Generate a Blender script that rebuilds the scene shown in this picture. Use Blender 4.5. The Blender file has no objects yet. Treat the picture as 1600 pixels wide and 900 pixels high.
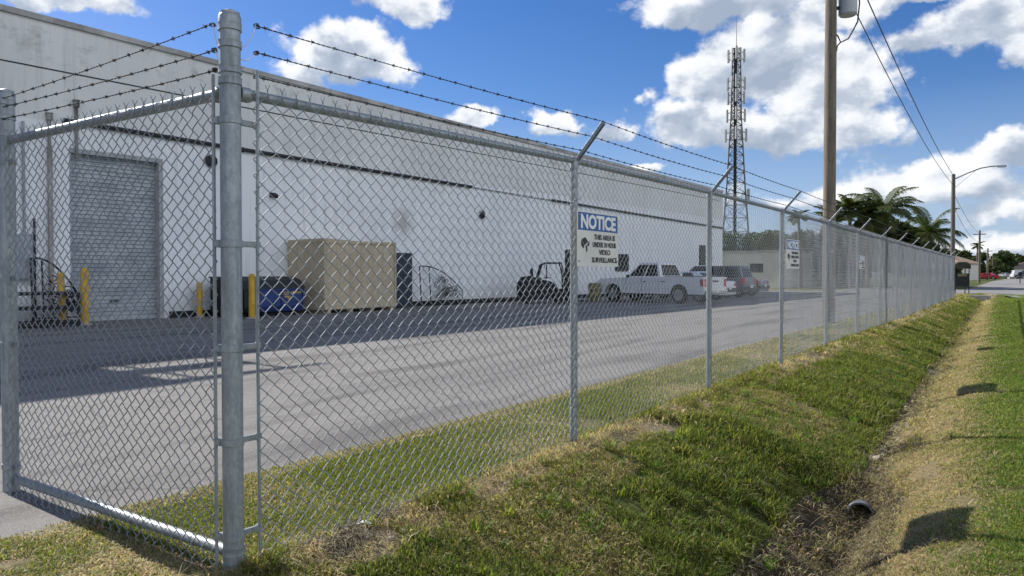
import bpy, bmesh, math, random
import numpy as np
from mathutils import Vector, Matrix, Euler
random.seed(7); rng = np.random.default_rng(11)
S = bpy.context.scene; COL = S.collection
R = math.radians

# ---------------------------------------------------------------- camera, sky, sun, exposure
cam_data = bpy.data.cameras.new('camera'); cam = bpy.data.objects.new('camera', cam_data); COL.objects.link(cam)
cam.location = (2.875, -2.025, 1.33)
cam.rotation_euler = (R(90 - 1.129), 0, R(34.264))
cam_data.sensor_width = 36; cam_data.lens = 1167 / 1600 * 36
cam_data.clip_start = .05; cam_data.clip_end = 6000
S.camera = cam

SUN_EL, SUN_AZ = 37.3, -87.0            # azimuth clockwise from +Y
sd = bpy.data.lights.new('sun', 'SUN'); sd.energy = 4.0; sd.angle = R(.5); sd.color = (1, .955, .88)
sun = bpy.data.objects.new('sun', sd); COL.objects.link(sun)
sv = Vector((math.sin(R(SUN_AZ)) * math.cos(R(SUN_EL)), math.cos(R(SUN_AZ)) * math.cos(R(SUN_EL)), math.sin(R(SUN_EL))))
sun.rotation_euler = sv.to_track_quat('Z', 'Y').to_euler()
S.view_settings.view_transform = 'Standard'; S.view_settings.look = 'None'
S.view_settings.gamma = 1; S.view_settings.use_curve_mapping = False
S.view_settings.exposure = 0.9
SKY_STRENGTH, CLOUD_STRENGTH = .05, .58


class NT:
    """small helper for node graphs"""
    def __init__(self, tree): self.t = tree; self.n = tree.nodes; self.l = tree.links
    def node(self, typ, **kw):
        n = self.n.new(typ)
        for k, v in kw.items(): setattr(n, k, v)
        return n
    def put(self, sock, v):
        if hasattr(v, 'is_output') or isinstance(v, bpy.types.NodeSocket): self.l.new(v, sock)
        elif v is not None: sock.default_value = v
    def math(self, op, a, b=None, c=None, clamp=False):
        n = self.node('ShaderNodeMath', operation=op, use_clamp=clamp)
        self.put(n.inputs[0], a)
        if b is not None: self.put(n.inputs[1], b)
        if c is not None: self.put(n.inputs[2], c)
        return n.outputs[0]
    def vmath(self, op, a, b=None):
        n = self.node('ShaderNodeVectorMath', operation=op); self.put(n.inputs[0], a)
        if b is not None: self.put(n.inputs[1], b)
        return n.outputs[0]
    def noise(self, vec, scale, detail=4, rough=.55, dist=0, out=0):
        n = self.node('ShaderNodeTexNoise'); n.inputs['Scale'].default_value = scale
        n.inputs['Detail'].default_value = detail; n.inputs['Roughness'].default_value = rough
        n.inputs['Distortion'].default_value = dist
        if vec is not None: self.l.new(vec, n.inputs['Vector'])
        return n.outputs[out]
    def ramp(self, fac, stops, interp='LINEAR'):
        n = self.node('ShaderNodeValToRGB'); n.color_ramp.interpolation = interp
        e = n.color_ramp.elements
        while len(e) < len(stops): e.new(.5)
        for i, (p, c) in enumerate(stops):
            e[i].position = p; e[i].color = (c, c, c, 1) if isinstance(c, (int, float)) else (*c, 1)
        self.l.new(fac, n.inputs[0]); return n.outputs[0]
    def mixc(self, fac, a, b, blend='MIX'):
        n = self.node('ShaderNodeMix', data_type='RGBA', blend_type=blend)
        self.put(n.inputs[0], fac)
        for i, v in ((6, a), (7, b)):
            if isinstance(v, tuple): v = (*v, 1) if len(v) == 3 else v
            self.put(n.inputs[i], v)
        return n.outputs[2]
    def mapping(self, vec, scale=(1, 1, 1), loc=(0, 0, 0), rot=(0, 0, 0)):
        n = self.node('ShaderNodeMapping'); n.inputs['Scale'].default_value = scale
        n.inputs['Location'].default_value = loc; n.inputs['Rotation'].default_value = rot
        self.l.new(vec, n.inputs[0]); return n.outputs[0]


W = bpy.data.worlds.new('World'); S.world = W; W.use_nodes = True
t = NT(W.node_tree); t.n.clear()
sky = t.node('ShaderNodeTexSky', sky_type='NISHITA', sun_disc=False)
sky.sun_elevation = R(SUN_EL); sky.sun_rotation = R(SUN_AZ)
sky.air_density = 1.0; sky.dust_density = .3; sky.ozone_density = 1.0
tc = t.node('ShaderNodeTexCoord').outputs['Generated']
D = t.vmath('NORMALIZE', tc)
sep = t.node('ShaderNodeSeparateXYZ'); t.l.new(D, sep.inputs[0])
az = t.math('ARCTAN2', sep.outputs[0], sep.outputs[1])       # 0 along +Y, clockwise
el = t.math('ARCSINE', sep.outputs[2])
# warp the coordinates so cloud outlines billow
wn = t.node('ShaderNodeTexNoise'); wn.inputs['Scale'].default_value = 9; wn.inputs['Detail'].default_value = 5; wn.inputs['Roughness'].default_value = .6
t.l.new(D, wn.inputs['Vector'])
ws = t.node('ShaderNodeSeparateColor'); t.l.new(wn.outputs[1], ws.inputs[0])
azw = t.math('MULTIPLY_ADD', t.math('SUBTRACT', ws.outputs[0], .5), .13, az)
elw = t.math('MULTIPLY_ADD', t.math('SUBTRACT', ws.outputs[1], .5), .085, el)
CL = [  # azimuth, elevation of the base-centre, half width, height above, weight (degrees)
    # (written from where each cumulus stands in the sky)
]
def cloud_px(x, y, hw, hh, w=1.0):
    a = -34.264 + math.degrees(math.atan((x - 800) / 1167)); e = math.degrees(math.atan((427 - y) / math.hypot(1167, x - 800)))
    k = math.degrees(1 / 1167.) * math.cos(math.atan((x - 800) / 1167)) ** 1.5
    CL.append((a, e, hw * k, hh * k, w))
for c in [(1175, 115, 135, 88, 1.45), (1290, 165, 130, 85, 1.35), (1095, 205, 85, 50, 1.05), (1080, 130, 50, 50, .8), (1210, 225, 150, 45, 1.0), (1370, 215, 75, 60, .85),
          (1130, 12, 175, 42, .95), (1265, 40, 80, 40, .7), (1545, 50, 95, 62, 1.0), (1450, 78, 55, 30, .55), (1600, 90, 60, 40, .8),
          (1595, 250, 80, 42, .95), (1470, 280, 130, 42, .75), (1560, 330, 120, 28, .5), (1400, 300, 90, 30, .5),
          (545, 95, 95, 60, 1.05), (470, 130, 60, 35, .7), (632, 12, 75, 36, .9), (725, 184, 46, 22, .9), (872, 192, 48, 28, .9), (962, 200, 36, 28, .75),
          (985, 262, 50, 14, .8), (1480, 385, 300, 26, .42), (1230, 320, 130, 22, .35), (1540, 300, 120, 30, .6), (120, 6, 95, 30, .85), (30, 2, 60, 26, .7), (1420, 6, 80, 22, .75), (1010, 150, 16, 20, .3)]:
    cloud_px(*c)
# unseen cumulus added beyond the frame to brighten the shaded wall, and so that the sky stays a sky from other views and in reflections
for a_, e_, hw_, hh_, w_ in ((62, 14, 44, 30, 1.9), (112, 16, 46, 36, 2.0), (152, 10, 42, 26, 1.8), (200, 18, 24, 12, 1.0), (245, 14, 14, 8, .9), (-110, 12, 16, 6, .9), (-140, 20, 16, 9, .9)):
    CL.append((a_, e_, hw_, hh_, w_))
best = None
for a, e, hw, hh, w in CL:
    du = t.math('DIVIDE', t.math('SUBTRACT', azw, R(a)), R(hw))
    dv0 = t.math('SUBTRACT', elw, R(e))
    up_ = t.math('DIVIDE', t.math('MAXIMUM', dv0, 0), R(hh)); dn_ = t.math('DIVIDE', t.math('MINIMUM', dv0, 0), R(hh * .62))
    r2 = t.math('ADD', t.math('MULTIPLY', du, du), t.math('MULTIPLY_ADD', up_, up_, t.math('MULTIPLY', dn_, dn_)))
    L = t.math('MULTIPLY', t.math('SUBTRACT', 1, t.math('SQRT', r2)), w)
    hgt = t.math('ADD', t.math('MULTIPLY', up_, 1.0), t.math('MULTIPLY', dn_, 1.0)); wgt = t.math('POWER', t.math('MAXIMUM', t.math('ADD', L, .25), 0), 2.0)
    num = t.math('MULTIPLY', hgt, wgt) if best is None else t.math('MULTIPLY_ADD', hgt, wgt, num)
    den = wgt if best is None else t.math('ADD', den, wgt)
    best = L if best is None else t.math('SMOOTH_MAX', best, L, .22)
cov = t.math('MAXIMUM', best, -1)
dn = t.mapping(D, scale=(1, 1, 1.5))
f1 = t.noise(dn, 11, 9, .58)
f2 = t.noise(dn, 30, 6, .6)
off = t.vmath('ADD', dn, (-.018, .0, .03))
f1b = t.noise(off, 11, 5, .55)
dens = t.math('ADD', t.math('MULTIPLY_ADD', cov, 1.15, .12), t.math('MULTIPLY_ADD', t.math('SUBTRACT', f1, .5), 1.7, t.math('MULTIPLY', t.math('SUBTRACT', f2, .5), .5)))
alpha = t.node('ShaderNodeMapRange', interpolation_type='SMOOTHSTEP'); t.l.new(dens, alpha.inputs[0])
alpha.inputs[1].default_value = .05; alpha.inputs[2].default_value = .46
relief = t.math('SUBTRACT', f1, f1b)
lit = t.math('MULTIPLY_ADD', relief, 3.0, .66)
hrel = t.math('DIVIDE', num, t.math('ADD', den, .02))
lit = t.math('SUBTRACT', lit, t.math('MULTIPLY', t.math('MAXIMUM', t.math('SUBTRACT', dens, .45), 0), .45))
lit = t.math('ADD', lit, t.math('MULTIPLY', t.math('SUBTRACT', hrel, .12), .55), clamp=True)
ccol = t.ramp(lit, [(0, (.36, .43, .54)), (.35, (.52, .58, .68)), (.66, (.84, .87, .91)), (1, (1.0, 1.0, 1.0))])
hz = t.node('ShaderNodeHueSaturation'); hz.inputs['Saturation'].default_value = 1.4; hz.inputs['Value'].default_value = 1.0
t.l.new(sky.outputs[0], hz.inputs['Color'])
hf = t.node('ShaderNodeMapRange'); t.l.new(sep.outputs[2], hf.inputs[0]); hf.inputs[1].default_value = .22; hf.inputs[2].default_value = 0; hf.inputs[3].default_value = 0; hf.inputs[4].default_value = .75
b1 = t.node('ShaderNodeBackground'); t.l.new(t.mixc(hf.outputs[0], t.mixc(1.0, hz.outputs[0], (.93, .94, 1.22), 'MULTIPLY'), (4.6, 6.3, 9.2)), b1.inputs[0]); b1.inputs[1].default_value = SKY_STRENGTH
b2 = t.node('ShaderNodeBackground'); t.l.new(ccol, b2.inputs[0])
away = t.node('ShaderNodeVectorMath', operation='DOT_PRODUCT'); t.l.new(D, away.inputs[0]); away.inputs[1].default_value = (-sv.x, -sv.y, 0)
t.l.new(t.math('MULTIPLY_ADD', t.math('MAXIMUM', away.outputs['Value'], 0), 1.2 * CLOUD_STRENGTH, CLOUD_STRENGTH), b2.inputs[1])  # clouds opposite the sun made brighter to fill the shaded wall
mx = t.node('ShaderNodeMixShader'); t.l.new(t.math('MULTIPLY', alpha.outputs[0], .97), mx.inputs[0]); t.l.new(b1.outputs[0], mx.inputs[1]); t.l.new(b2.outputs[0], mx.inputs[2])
wo = t.node('ShaderNodeOutputWorld'); t.l.new(mx.outputs[0], wo.inputs[0])
W.cycles.sampling_method = 'MANUAL'; W.cycles.sample_map_resolution = 1024


# ---------------------------------------------------------------- materials
def mat(name, col, rough=.6, metal=0, var=.12, vscale=6, col2=None, bump=0, bscale=40, spec=.5, coat=0, stretch=(1, 1, 1), obj=True):
    m = bpy.data.materials.new(name); m.use_nodes = True
    n = NT(m.node_tree); b = n.n['Principled BSDF']
    v = n.node('ShaderNodeTexCoord').outputs['Object' if obj else 'Generated']
    v = n.mapping(v, scale=stretch)
    f = n.noise(v, vscale, 6, .62)
    c2 = col2 if col2 else tuple(max(0, c * (1 - 2.2 * var)) for c in col)
    c = n.mixc(n.ramp(f, [(.38, 0), (.66, 1)]), col, c2)
    n.l.new(c, b.inputs['Base Color'])
    b.inputs['Metallic'].default_value = metal; b.inputs['Specular IOR Level'].default_value = spec
    b.inputs['Coat Weight'].default_value = coat
    rr = n.math('MULTIPLY_ADD', f, .25, rough - .12, clamp=True); n.l.new(rr, b.inputs['Roughness'])
    if bump:
        bp = n.node('ShaderNodeBump'); bp.inputs['Strength'].default_value = bump; bp.inputs['Distance'].default_value = .01
        n.l.new(n.noise(v, bscale, 4, .6), bp.inputs['Height']); n.l.new(bp.outputs[0], b.inputs['Normal'])
    return m

M = {}
M['galv'] = mat('galvanised_steel', (.27, .30, .315), .52, .45, .18, 9, bump=.15, bscale=60, stretch=(1, 1, .35))
def galv():
    m = bpy.data.materials.new('galvanised_steel'); m.use_nodes = True; n = NT(m.node_tree); b = n.n['Principled BSDF']
    v = n.node('ShaderNodeTexCoord').outputs['Object']
    vo = n.node('ShaderNodeTexVoronoi'); vo.inputs['Scale'].default_value = 95; n.l.new(n.mapping(v, scale=(1, 1, .55)), vo.inputs['Vector'])
    cell = n.node('ShaderNodeSeparateColor'); n.l.new(vo.outputs['Color'], cell.inputs[0])
    st = n.noise(n.mapping(v, scale=(1, 1, .10)), 26, 6, .7); big = n.noise(v, 5, 6, .65)
    c = n.mixc(cell.outputs[0], (.255, .285, .30), (.345, .375, .39))
    c = n.mixc(n.ramp(st, [(.46, 0), (.70, .8)]), c, (.165, .185, .195))
    c = n.mixc(n.ramp(big, [(.50, 0), (.72, .5)]), c, (.44, .46, .465))
    c = n.mixc(n.ramp(n.noise(v, 38, 3, .6), [(.70, 0), (.76, .6)]), c, (.15, .11, .08))
    n.l.new(c, b.inputs['Base Color']); b.inputs['Metallic'].default_value = .45
    n.l.new(n.math('MULTIPLY_ADD', st, .35, .33), b.inputs['Roughness'])
    bp = n.node('ShaderNodeBump'); bp.inputs['Strength'].default_value = .25; bp.inputs['Distance'].default_value = .004
    n.l.new(n.noise(v, 70, 4, .6), bp.inputs['Height']); n.l.new(bp.outputs[0], b.inputs['Normal'])
    return m
M['galv'] = galv()
M['wire'] = mat('galvanised_wire', (.28, .305, .325), .62, .25, .1, 4)
M['barb'] = mat('weathered_barbed_wire', (.085, .08, .075), .85, .1, .2, 12, spec=.2)
M['string'] = mat('pale_tie_string', (.72, .70, .64), .6)
M['white_paint'] = mat('white_car_paint', (.72, .73, .74), .3, 0, .04, 2, coat=.6)
M['dark_paint'] = mat('dark_car_paint', (.028, .032, .040), .3, 0, .1, 2, coat=.7)
M['grey_paint'] = mat('grey_car_paint', (.05, .055, .064), .3, .2, .1, 2, coat=.7)
M['red_paint'] = mat('red_car_paint', (.42, .02, .03), .35, 0, .1, 2, coat=.6)
M['glass'] = mat('dark_car_glass', (.012, .015, .018), .18, 0, .1, 2, spec=.12)
M['tyre'] = mat('tyre_rubber', (.018, .018, .019), .85)
M['rim'] = mat('wheel_rim', (.38, .39, .40), .4, .7)
M['red_lens'] = mat('red_lens', (.50, .015, .02), .25, 0, .1, 5, coat=.5)
M['clear_lens'] = mat('clear_lens', (.75, .76, .78), .2)
M['black_plastic'] = mat('black_plastic', (.02, .021, .023), .6, bump=.1)
M['black_steel'] = mat('black_steel', (.016, .017, .019), .55, .3, .2, 6)
M['chrome'] = mat('bumper_chrome', (.55, .56, .58), .25, .9)
M['yellow'] = mat('yellow_bollard_paint', (.62, .38, .03), .55, 0, .16, 7, col2=(.40, .22, .02), bump=.1)
M['blue_steel'] = mat('blue_dumpster_paint', (.012, .045, .20), .5, .1, .2, 3, col2=(.012, .03, .11))
M['navy'] = mat('navy_paint', (.022, .032, .055), .5, .1, .2, 3)
M['gold'] = mat('gold_sticker', (.50, .34, .10), .6)
M['pole_wood'] = mat('utility_pole_wood', (.215, .18, .135), .85, 0, .22, 5, col2=(.12, .10, .075), bump=.5, bscale=24, stretch=(3, 3, .25))
M['far_pole'] = mat('far_pole_wood', (.16, .13, .10), .85, stretch=(3, 3, .3))
M['lamp_pole'] = mat('lamp_pole_wood', (.14, .12, .10), .8, stretch=(3, 3, .3))
M['can'] = mat('transformer_paint', (.40, .42, .43), .45, .2, .08, 4)
M['cable'] = mat('black_cable', (.025, .025, .028), .7)
M['wireline'] = mat('grey_power_line', (.055, .06, .07), .6, .2)
M['lattice'] = mat('tower_steel', (.20, .20, .20), .6, .5, .2, 1)
M['feeder'] = mat('tower_feeder_cables', (.035, .030, .028), .8)
M['antenna'] = mat('antenna_panel', (.42, .42, .40), .6)
M['concrete'] = mat('pale_concrete', (.42, .40, .36), .9, 0, .15, 5, bump=.3)
M['lowwall'] = mat('cream_block_wall', (.72, .68, .58), .9, 0, .1, .6, bump=.15, bscale=12)
M['roof_tan'] = mat('tan_roof_shingle', (.34, .24, .17), .9, 0, .15, 4)
M['house_wall'] = mat('pale_house_wall', (.66, .62, .55), .9, 0, .05, 1)
M['trunk'] = mat('tree_bark', (.12, .095, .07), .95, 0, .25, 6, bump=.5, bscale=14)
M['palm_trunk'] = mat('palm_bark', (.17, .145, .115), .95, 0, .25, 6, bump=.4, bscale=14, stretch=(1, 1, 4))
M['rust'] = mat('rusted_iron', (.035, .036, .040), .7, .4, .3, 8)
M['pipe'] = mat('grey_culvert_pipe', (.17, .178, .19), .6, 0, .2, 9, bump=.2)
M['rock'] = mat('pale_rubble', (.40, .35, .28), .95, 0, .2, 12, bump=.4, bscale=60)
M['sign_white'] = mat('sign_white', (.70, .68, .62), .5, 0, .06, 5)
M['sign_blue'] = mat('sign_blue', (.012, .085, .30), .45, 0, .1, 6)
M['sign_black'] = mat('sign_black', (.02, .02, .02), .6)
M['letter_white'] = mat('sign_letter_white', (.80, .80, .78), .5, 0, .03, 5)
M['conduit'] = mat('dark_rain_gutter', (.022, .023, .026), .6, 0, .2, 3)
M['coping'] = mat('wall_coping', (.46, .455, .44), .85, 0, .2, 1.2, col2=(.22, .21, .20), stretch=(1, 1, 1))
M['boxgrey'] = mat('electrical_box_grey', (.33, .36, .40), .5, .3)
M['amber'] = mat('yellow_machine_paint', (.21, .19, .075), .6, 0, .2, 4)
M['canopy'] = mat('dark_canopy', (.055, .06, .035), .9, 0, .2, 3)
M['downspout'] = mat('streaked_downspout', (.30, .29, .28), .8, 0, .3, 3, col2=(.05, .048, .045), stretch=(1, 1, .5))
M['paper'] = mat('white_litter', (.8, .8, .78), .8)

def plywood():
    m = bpy.data.materials.new('weathered_plywood'); m.use_nodes = True; n = NT(m.node_tree); b = n.n['Principled BSDF']
    v = n.node('ShaderNodeTexCoord').outputs['Object']
    g = n.noise(n.mapping(v, scale=(9, 9, .35)), 2.2, 7, .65, .6)
    big = n.noise(v, .9, 4)
    c = n.ramp(g, [(.32, (.36, .29, .19)), (.5, (.47, .39, .27)), (.68, (.56, .475, .34))])
    c = n.mixc(n.ramp(big, [(.4, 0), (.7, .45)]), c, (.36, .30, .21))
    n.l.new(c, b.inputs['Base Color']); b.inputs['Roughness'].default_value = .85
    return m
M['plywood'] = plywood()

def stucco():
    m = bpy.data.materials.new('white_stucco_wall'); m.use_nodes = True; n = NT(m.node_tree); b = n.n['Principled BSDF']
    v = n.node('ShaderNodeTexCoord').outputs['Object']
    base = n.noise(v, .35, 6, .6)
    c = n.mixc(n.ramp(base, [(.35, 0), (.7, 1)]), (.80, .81, .825), (.72, .73, .745))
    up0 = n.node('ShaderNodeSeparateXYZ'); n.l.new(v, up0.inputs[0])
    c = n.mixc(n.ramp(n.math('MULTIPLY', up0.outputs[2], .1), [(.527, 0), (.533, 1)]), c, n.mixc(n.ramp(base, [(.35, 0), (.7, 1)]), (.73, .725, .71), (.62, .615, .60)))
    # one brown smudge half way along
    dst = n.node('ShaderNodeVectorMath', operation='DISTANCE'); n.l.new(n.mixc(.25, v, n.noise(v, 2.5, 4, .6, out=1)), dst.inputs[0]); dst.inputs[1].default_value = (.12, 15.2, 2.65)
    c = n.mixc(n.ramp(n.math('MULTIPLY', dst.outputs['Value'], 1.0), [(.05, .55), (.55, 0)]), c, (.25, .20, .14))
    # vertical rain streaks and grime
    st = n.noise(n.mapping(v, scale=(1, 2.2, .12)), 2.0, 6, .7)
    c = n.mixc(n.math('MULTIPLY', n.ramp(st, [(.53, 0), (.76, 1)]), .55), c, (.36, .35, .33))
    # dark mould blotches high up
    sp = n.node('ShaderNodeSeparateXYZ'); n.l.new(v, sp.inputs[0])
    hi = n.node('ShaderNodeMapRange'); n.l.new(sp.outputs[2], hi.inputs[0]); hi.inputs[1].default_value = 6.2; hi.inputs[2].default_value = 7.6
    bl = n.noise(n.mapping(v, scale=(1, .55, 1)), 1.7, 7, .7)
    c = n.mixc(n.math('MULTIPLY', n.ramp(bl, [(.54, 0), (.72, 1)]), n.math('MULTIPLY', hi.outputs[0], .8)), c, (.20, .195, .18))
    # splash dirt near the foot
    lo = n.node('ShaderNodeMapRange'); n.l.new(sp.outputs[2], lo.inputs[0]); lo.inputs[1].default_value = .9; lo.inputs[2].default_value = 0
    dn_ = n.noise(v, 2.5, 5, .7)
    c = n.mixc(n.math('MULTIPLY', n.math('MULTIPLY', lo.outputs[0], dn_), .8), c, (.33, .30, .26))
    n.l.new(c, b.inputs['Base Color']); b.inputs['Roughness'].default_value = .9
    bp = n.node('ShaderNodeBump'); bp.inputs['Strength'].default_value = .25; bp.inputs['Distance'].default_value = .02
    n.l.new(n.noise(v, 30, 5, .65), bp.inputs['Height']); n.l.new(bp.outputs[0], b.inputs['Normal'])
    return m
M['stucco'] = stucco()

def asphalt(name, c1, c2, dark, streak=True):
    m = bpy.data.materials.new(name); m.use_nodes = True; n = NT(m.node_tree); b = n.n['Principled BSDF']
    v = n.node('ShaderNodeTexCoord').outputs['Object']
    fine = n.noise(v, 130, 3, .7); mid = n.noise(v, 9, 6, .65); big = n.noise(v, .5, 5, .6)
    c = n.mixc(n.ramp(mid, [(.3, 0), (.7, 1)]), c1, c2)
    c = n.mixc(n.ramp(fine, [(.42, .38), (.62, 0)]), c, dark)
    c = n.mixc(n.ramp(big, [(.42, 0), (.72, .35)]), c, tuple(.6 * q for q in c2))
    if streak:      # broad darker streaks stretched along the lot
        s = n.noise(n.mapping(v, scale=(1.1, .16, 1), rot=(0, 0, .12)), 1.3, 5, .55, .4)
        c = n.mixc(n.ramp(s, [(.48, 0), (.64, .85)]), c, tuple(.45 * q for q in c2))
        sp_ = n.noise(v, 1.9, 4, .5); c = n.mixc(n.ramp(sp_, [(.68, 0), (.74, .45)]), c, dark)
        ag = n.node('ShaderNodeTexVoronoi'); ag.inputs['Scale'].default_value = 170; n.l.new(v, ag.inputs['Vector'])
        agc = n.node('ShaderNodeSeparateColor'); n.l.new(ag.outputs['Color'], agc.inputs[0])
        c = n.mixc(n.ramp(agc.outputs[0], [(.80, 0), (.86, .40)]), c, (.38, .36, .33))
        w = n.node('ShaderNodeTexVoronoi', feature='DISTANCE_TO_EDGE'); w.inputs['Scale'].default_value = .42
        wv = n.mixc(.12, v, n.noise(v, 2.2, 5, .6, out=1)); n.l.new(wv, w.inputs['Vector'])
        c = n.mixc(n.ramp(w.outputs[0], [(.0, .55), (.008, 0)]), c, dark)
    n.l.new(c, b.inputs['Base Color']); b.inputs['Roughness'].default_value = .93; b.inputs['Specular IOR Level'].default_value = .25
    bp = n.node('ShaderNodeBump'); bp.inputs['Strength'].default_value = .5; bp.inputs['Distance'].default_value = .006
    n.l.new(fine, bp.inputs['Height']); n.l.new(bp.outputs[0], b.inputs['Normal'])
    return m
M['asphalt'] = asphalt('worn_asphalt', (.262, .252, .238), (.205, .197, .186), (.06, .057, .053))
M['road'] = asphalt('pale_road', (.27, .265, .255), (.225, .22, .212), (.12, .118, .115), False)

def ground_mat():
    m = bpy.data.materials.new('grass_and_dirt_ground'); m.use_nodes = True; n = NT(m.node_tree); b = n.n['Principled BSDF']
    v = n.node('ShaderNodeTexCoord').outputs['Object']
    at = n.node('ShaderNodeAttribute', attribute_name='cover')
    fine = n.noise(v, 45, 6, .75); mid = n.noise(v, 9, 6, .7)
    c = n.mixc(n.ramp(fine, [(.34, .75), (.58, 0)]), at.outputs[0], n.mixc(1.0, at.outputs[0], (.30, .27, .24), 'MULTIPLY'))
    c = n.mixc(n.ramp(mid, [(.5, 0), (.75, .35)]), c, n.mixc(1.0, at.outputs[0], (1.45, 1.3, 1.1), 'MULTIPLY'))
    n.l.new(c, b.inputs['Base Color']); b.inputs['Roughness'].default_value = .95; b.inputs['Specular IOR Level'].default_value = .15
    bp = n.node('ShaderNodeBump'); bp.inputs['Strength'].default_value = .9; bp.inputs['Distance'].default_value = .03
    n.l.new(fine, bp.inputs['Height']); n.l.new(bp.outputs[0], b.inputs['Normal'])
    return m
M['ground'] = ground_mat()

def leaf_mat(name, attr=None, col=(.06, .10, .02), trans=.35, vs=.8, col2=None):
    m = bpy.data.materials.new(name); m.use_nodes = True; n = NT(m.node_tree); n.n.remove(n.n['Principled BSDF'])
    out = n.n['Material Output']
    if attr: c = n.node('ShaderNodeAttribute', attribute_name=attr).outputs[0]
    else:
        v = n.node('ShaderNodeTexCoord').outputs['Object']
        c = n.mixc(n.ramp(n.noise(v, vs, 5, .7), [(.35, 0), (.65, 1)]), col, col2 or tuple(q * .5 for q in col))
    d = n.node('ShaderNodeBsdfPrincipled'); n.l.new(c, d.inputs['Base Color']); d.inputs['Roughness'].default_value = .6; d.inputs['Specular IOR Level'].default_value = .3
    tr = n.node('ShaderNodeBsdfTranslucent'); n.l.new(n.mixc(1.0, c, (1.25, 1.35, .7), 'MULTIPLY'), tr.inputs[0])
    mx = n.node('ShaderNodeMixShader'); mx.inputs[0].default_value = trans
    n.l.new(d.outputs[0], mx.inputs[1]); n.l.new(tr.outputs[0], mx.inputs[2]); n.l.new(mx.outputs[0], out.inputs[0])
    return m
M['blade'] = leaf_mat('grass_blades', 'tint', trans=.5)
M['palm_leaf'] = leaf_mat('palm_frond', None, (.055, .088, .020), .3, .7, (.095, .105, .026))
M['leaf_dark'] = leaf_mat('dark_foliage', None, (.038, .060, .016), .25, .5, (.075, .085, .022))
M['leaf_mid'] = leaf_mat('mid_foliage', None, (.060, .088, .024), .28, .5, (.030, .05, .014))
M['leaf_olive'] = leaf_mat('olive_foliage', None, (.105, .115, .035), .28, .5, (.05, .065, .02))


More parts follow.
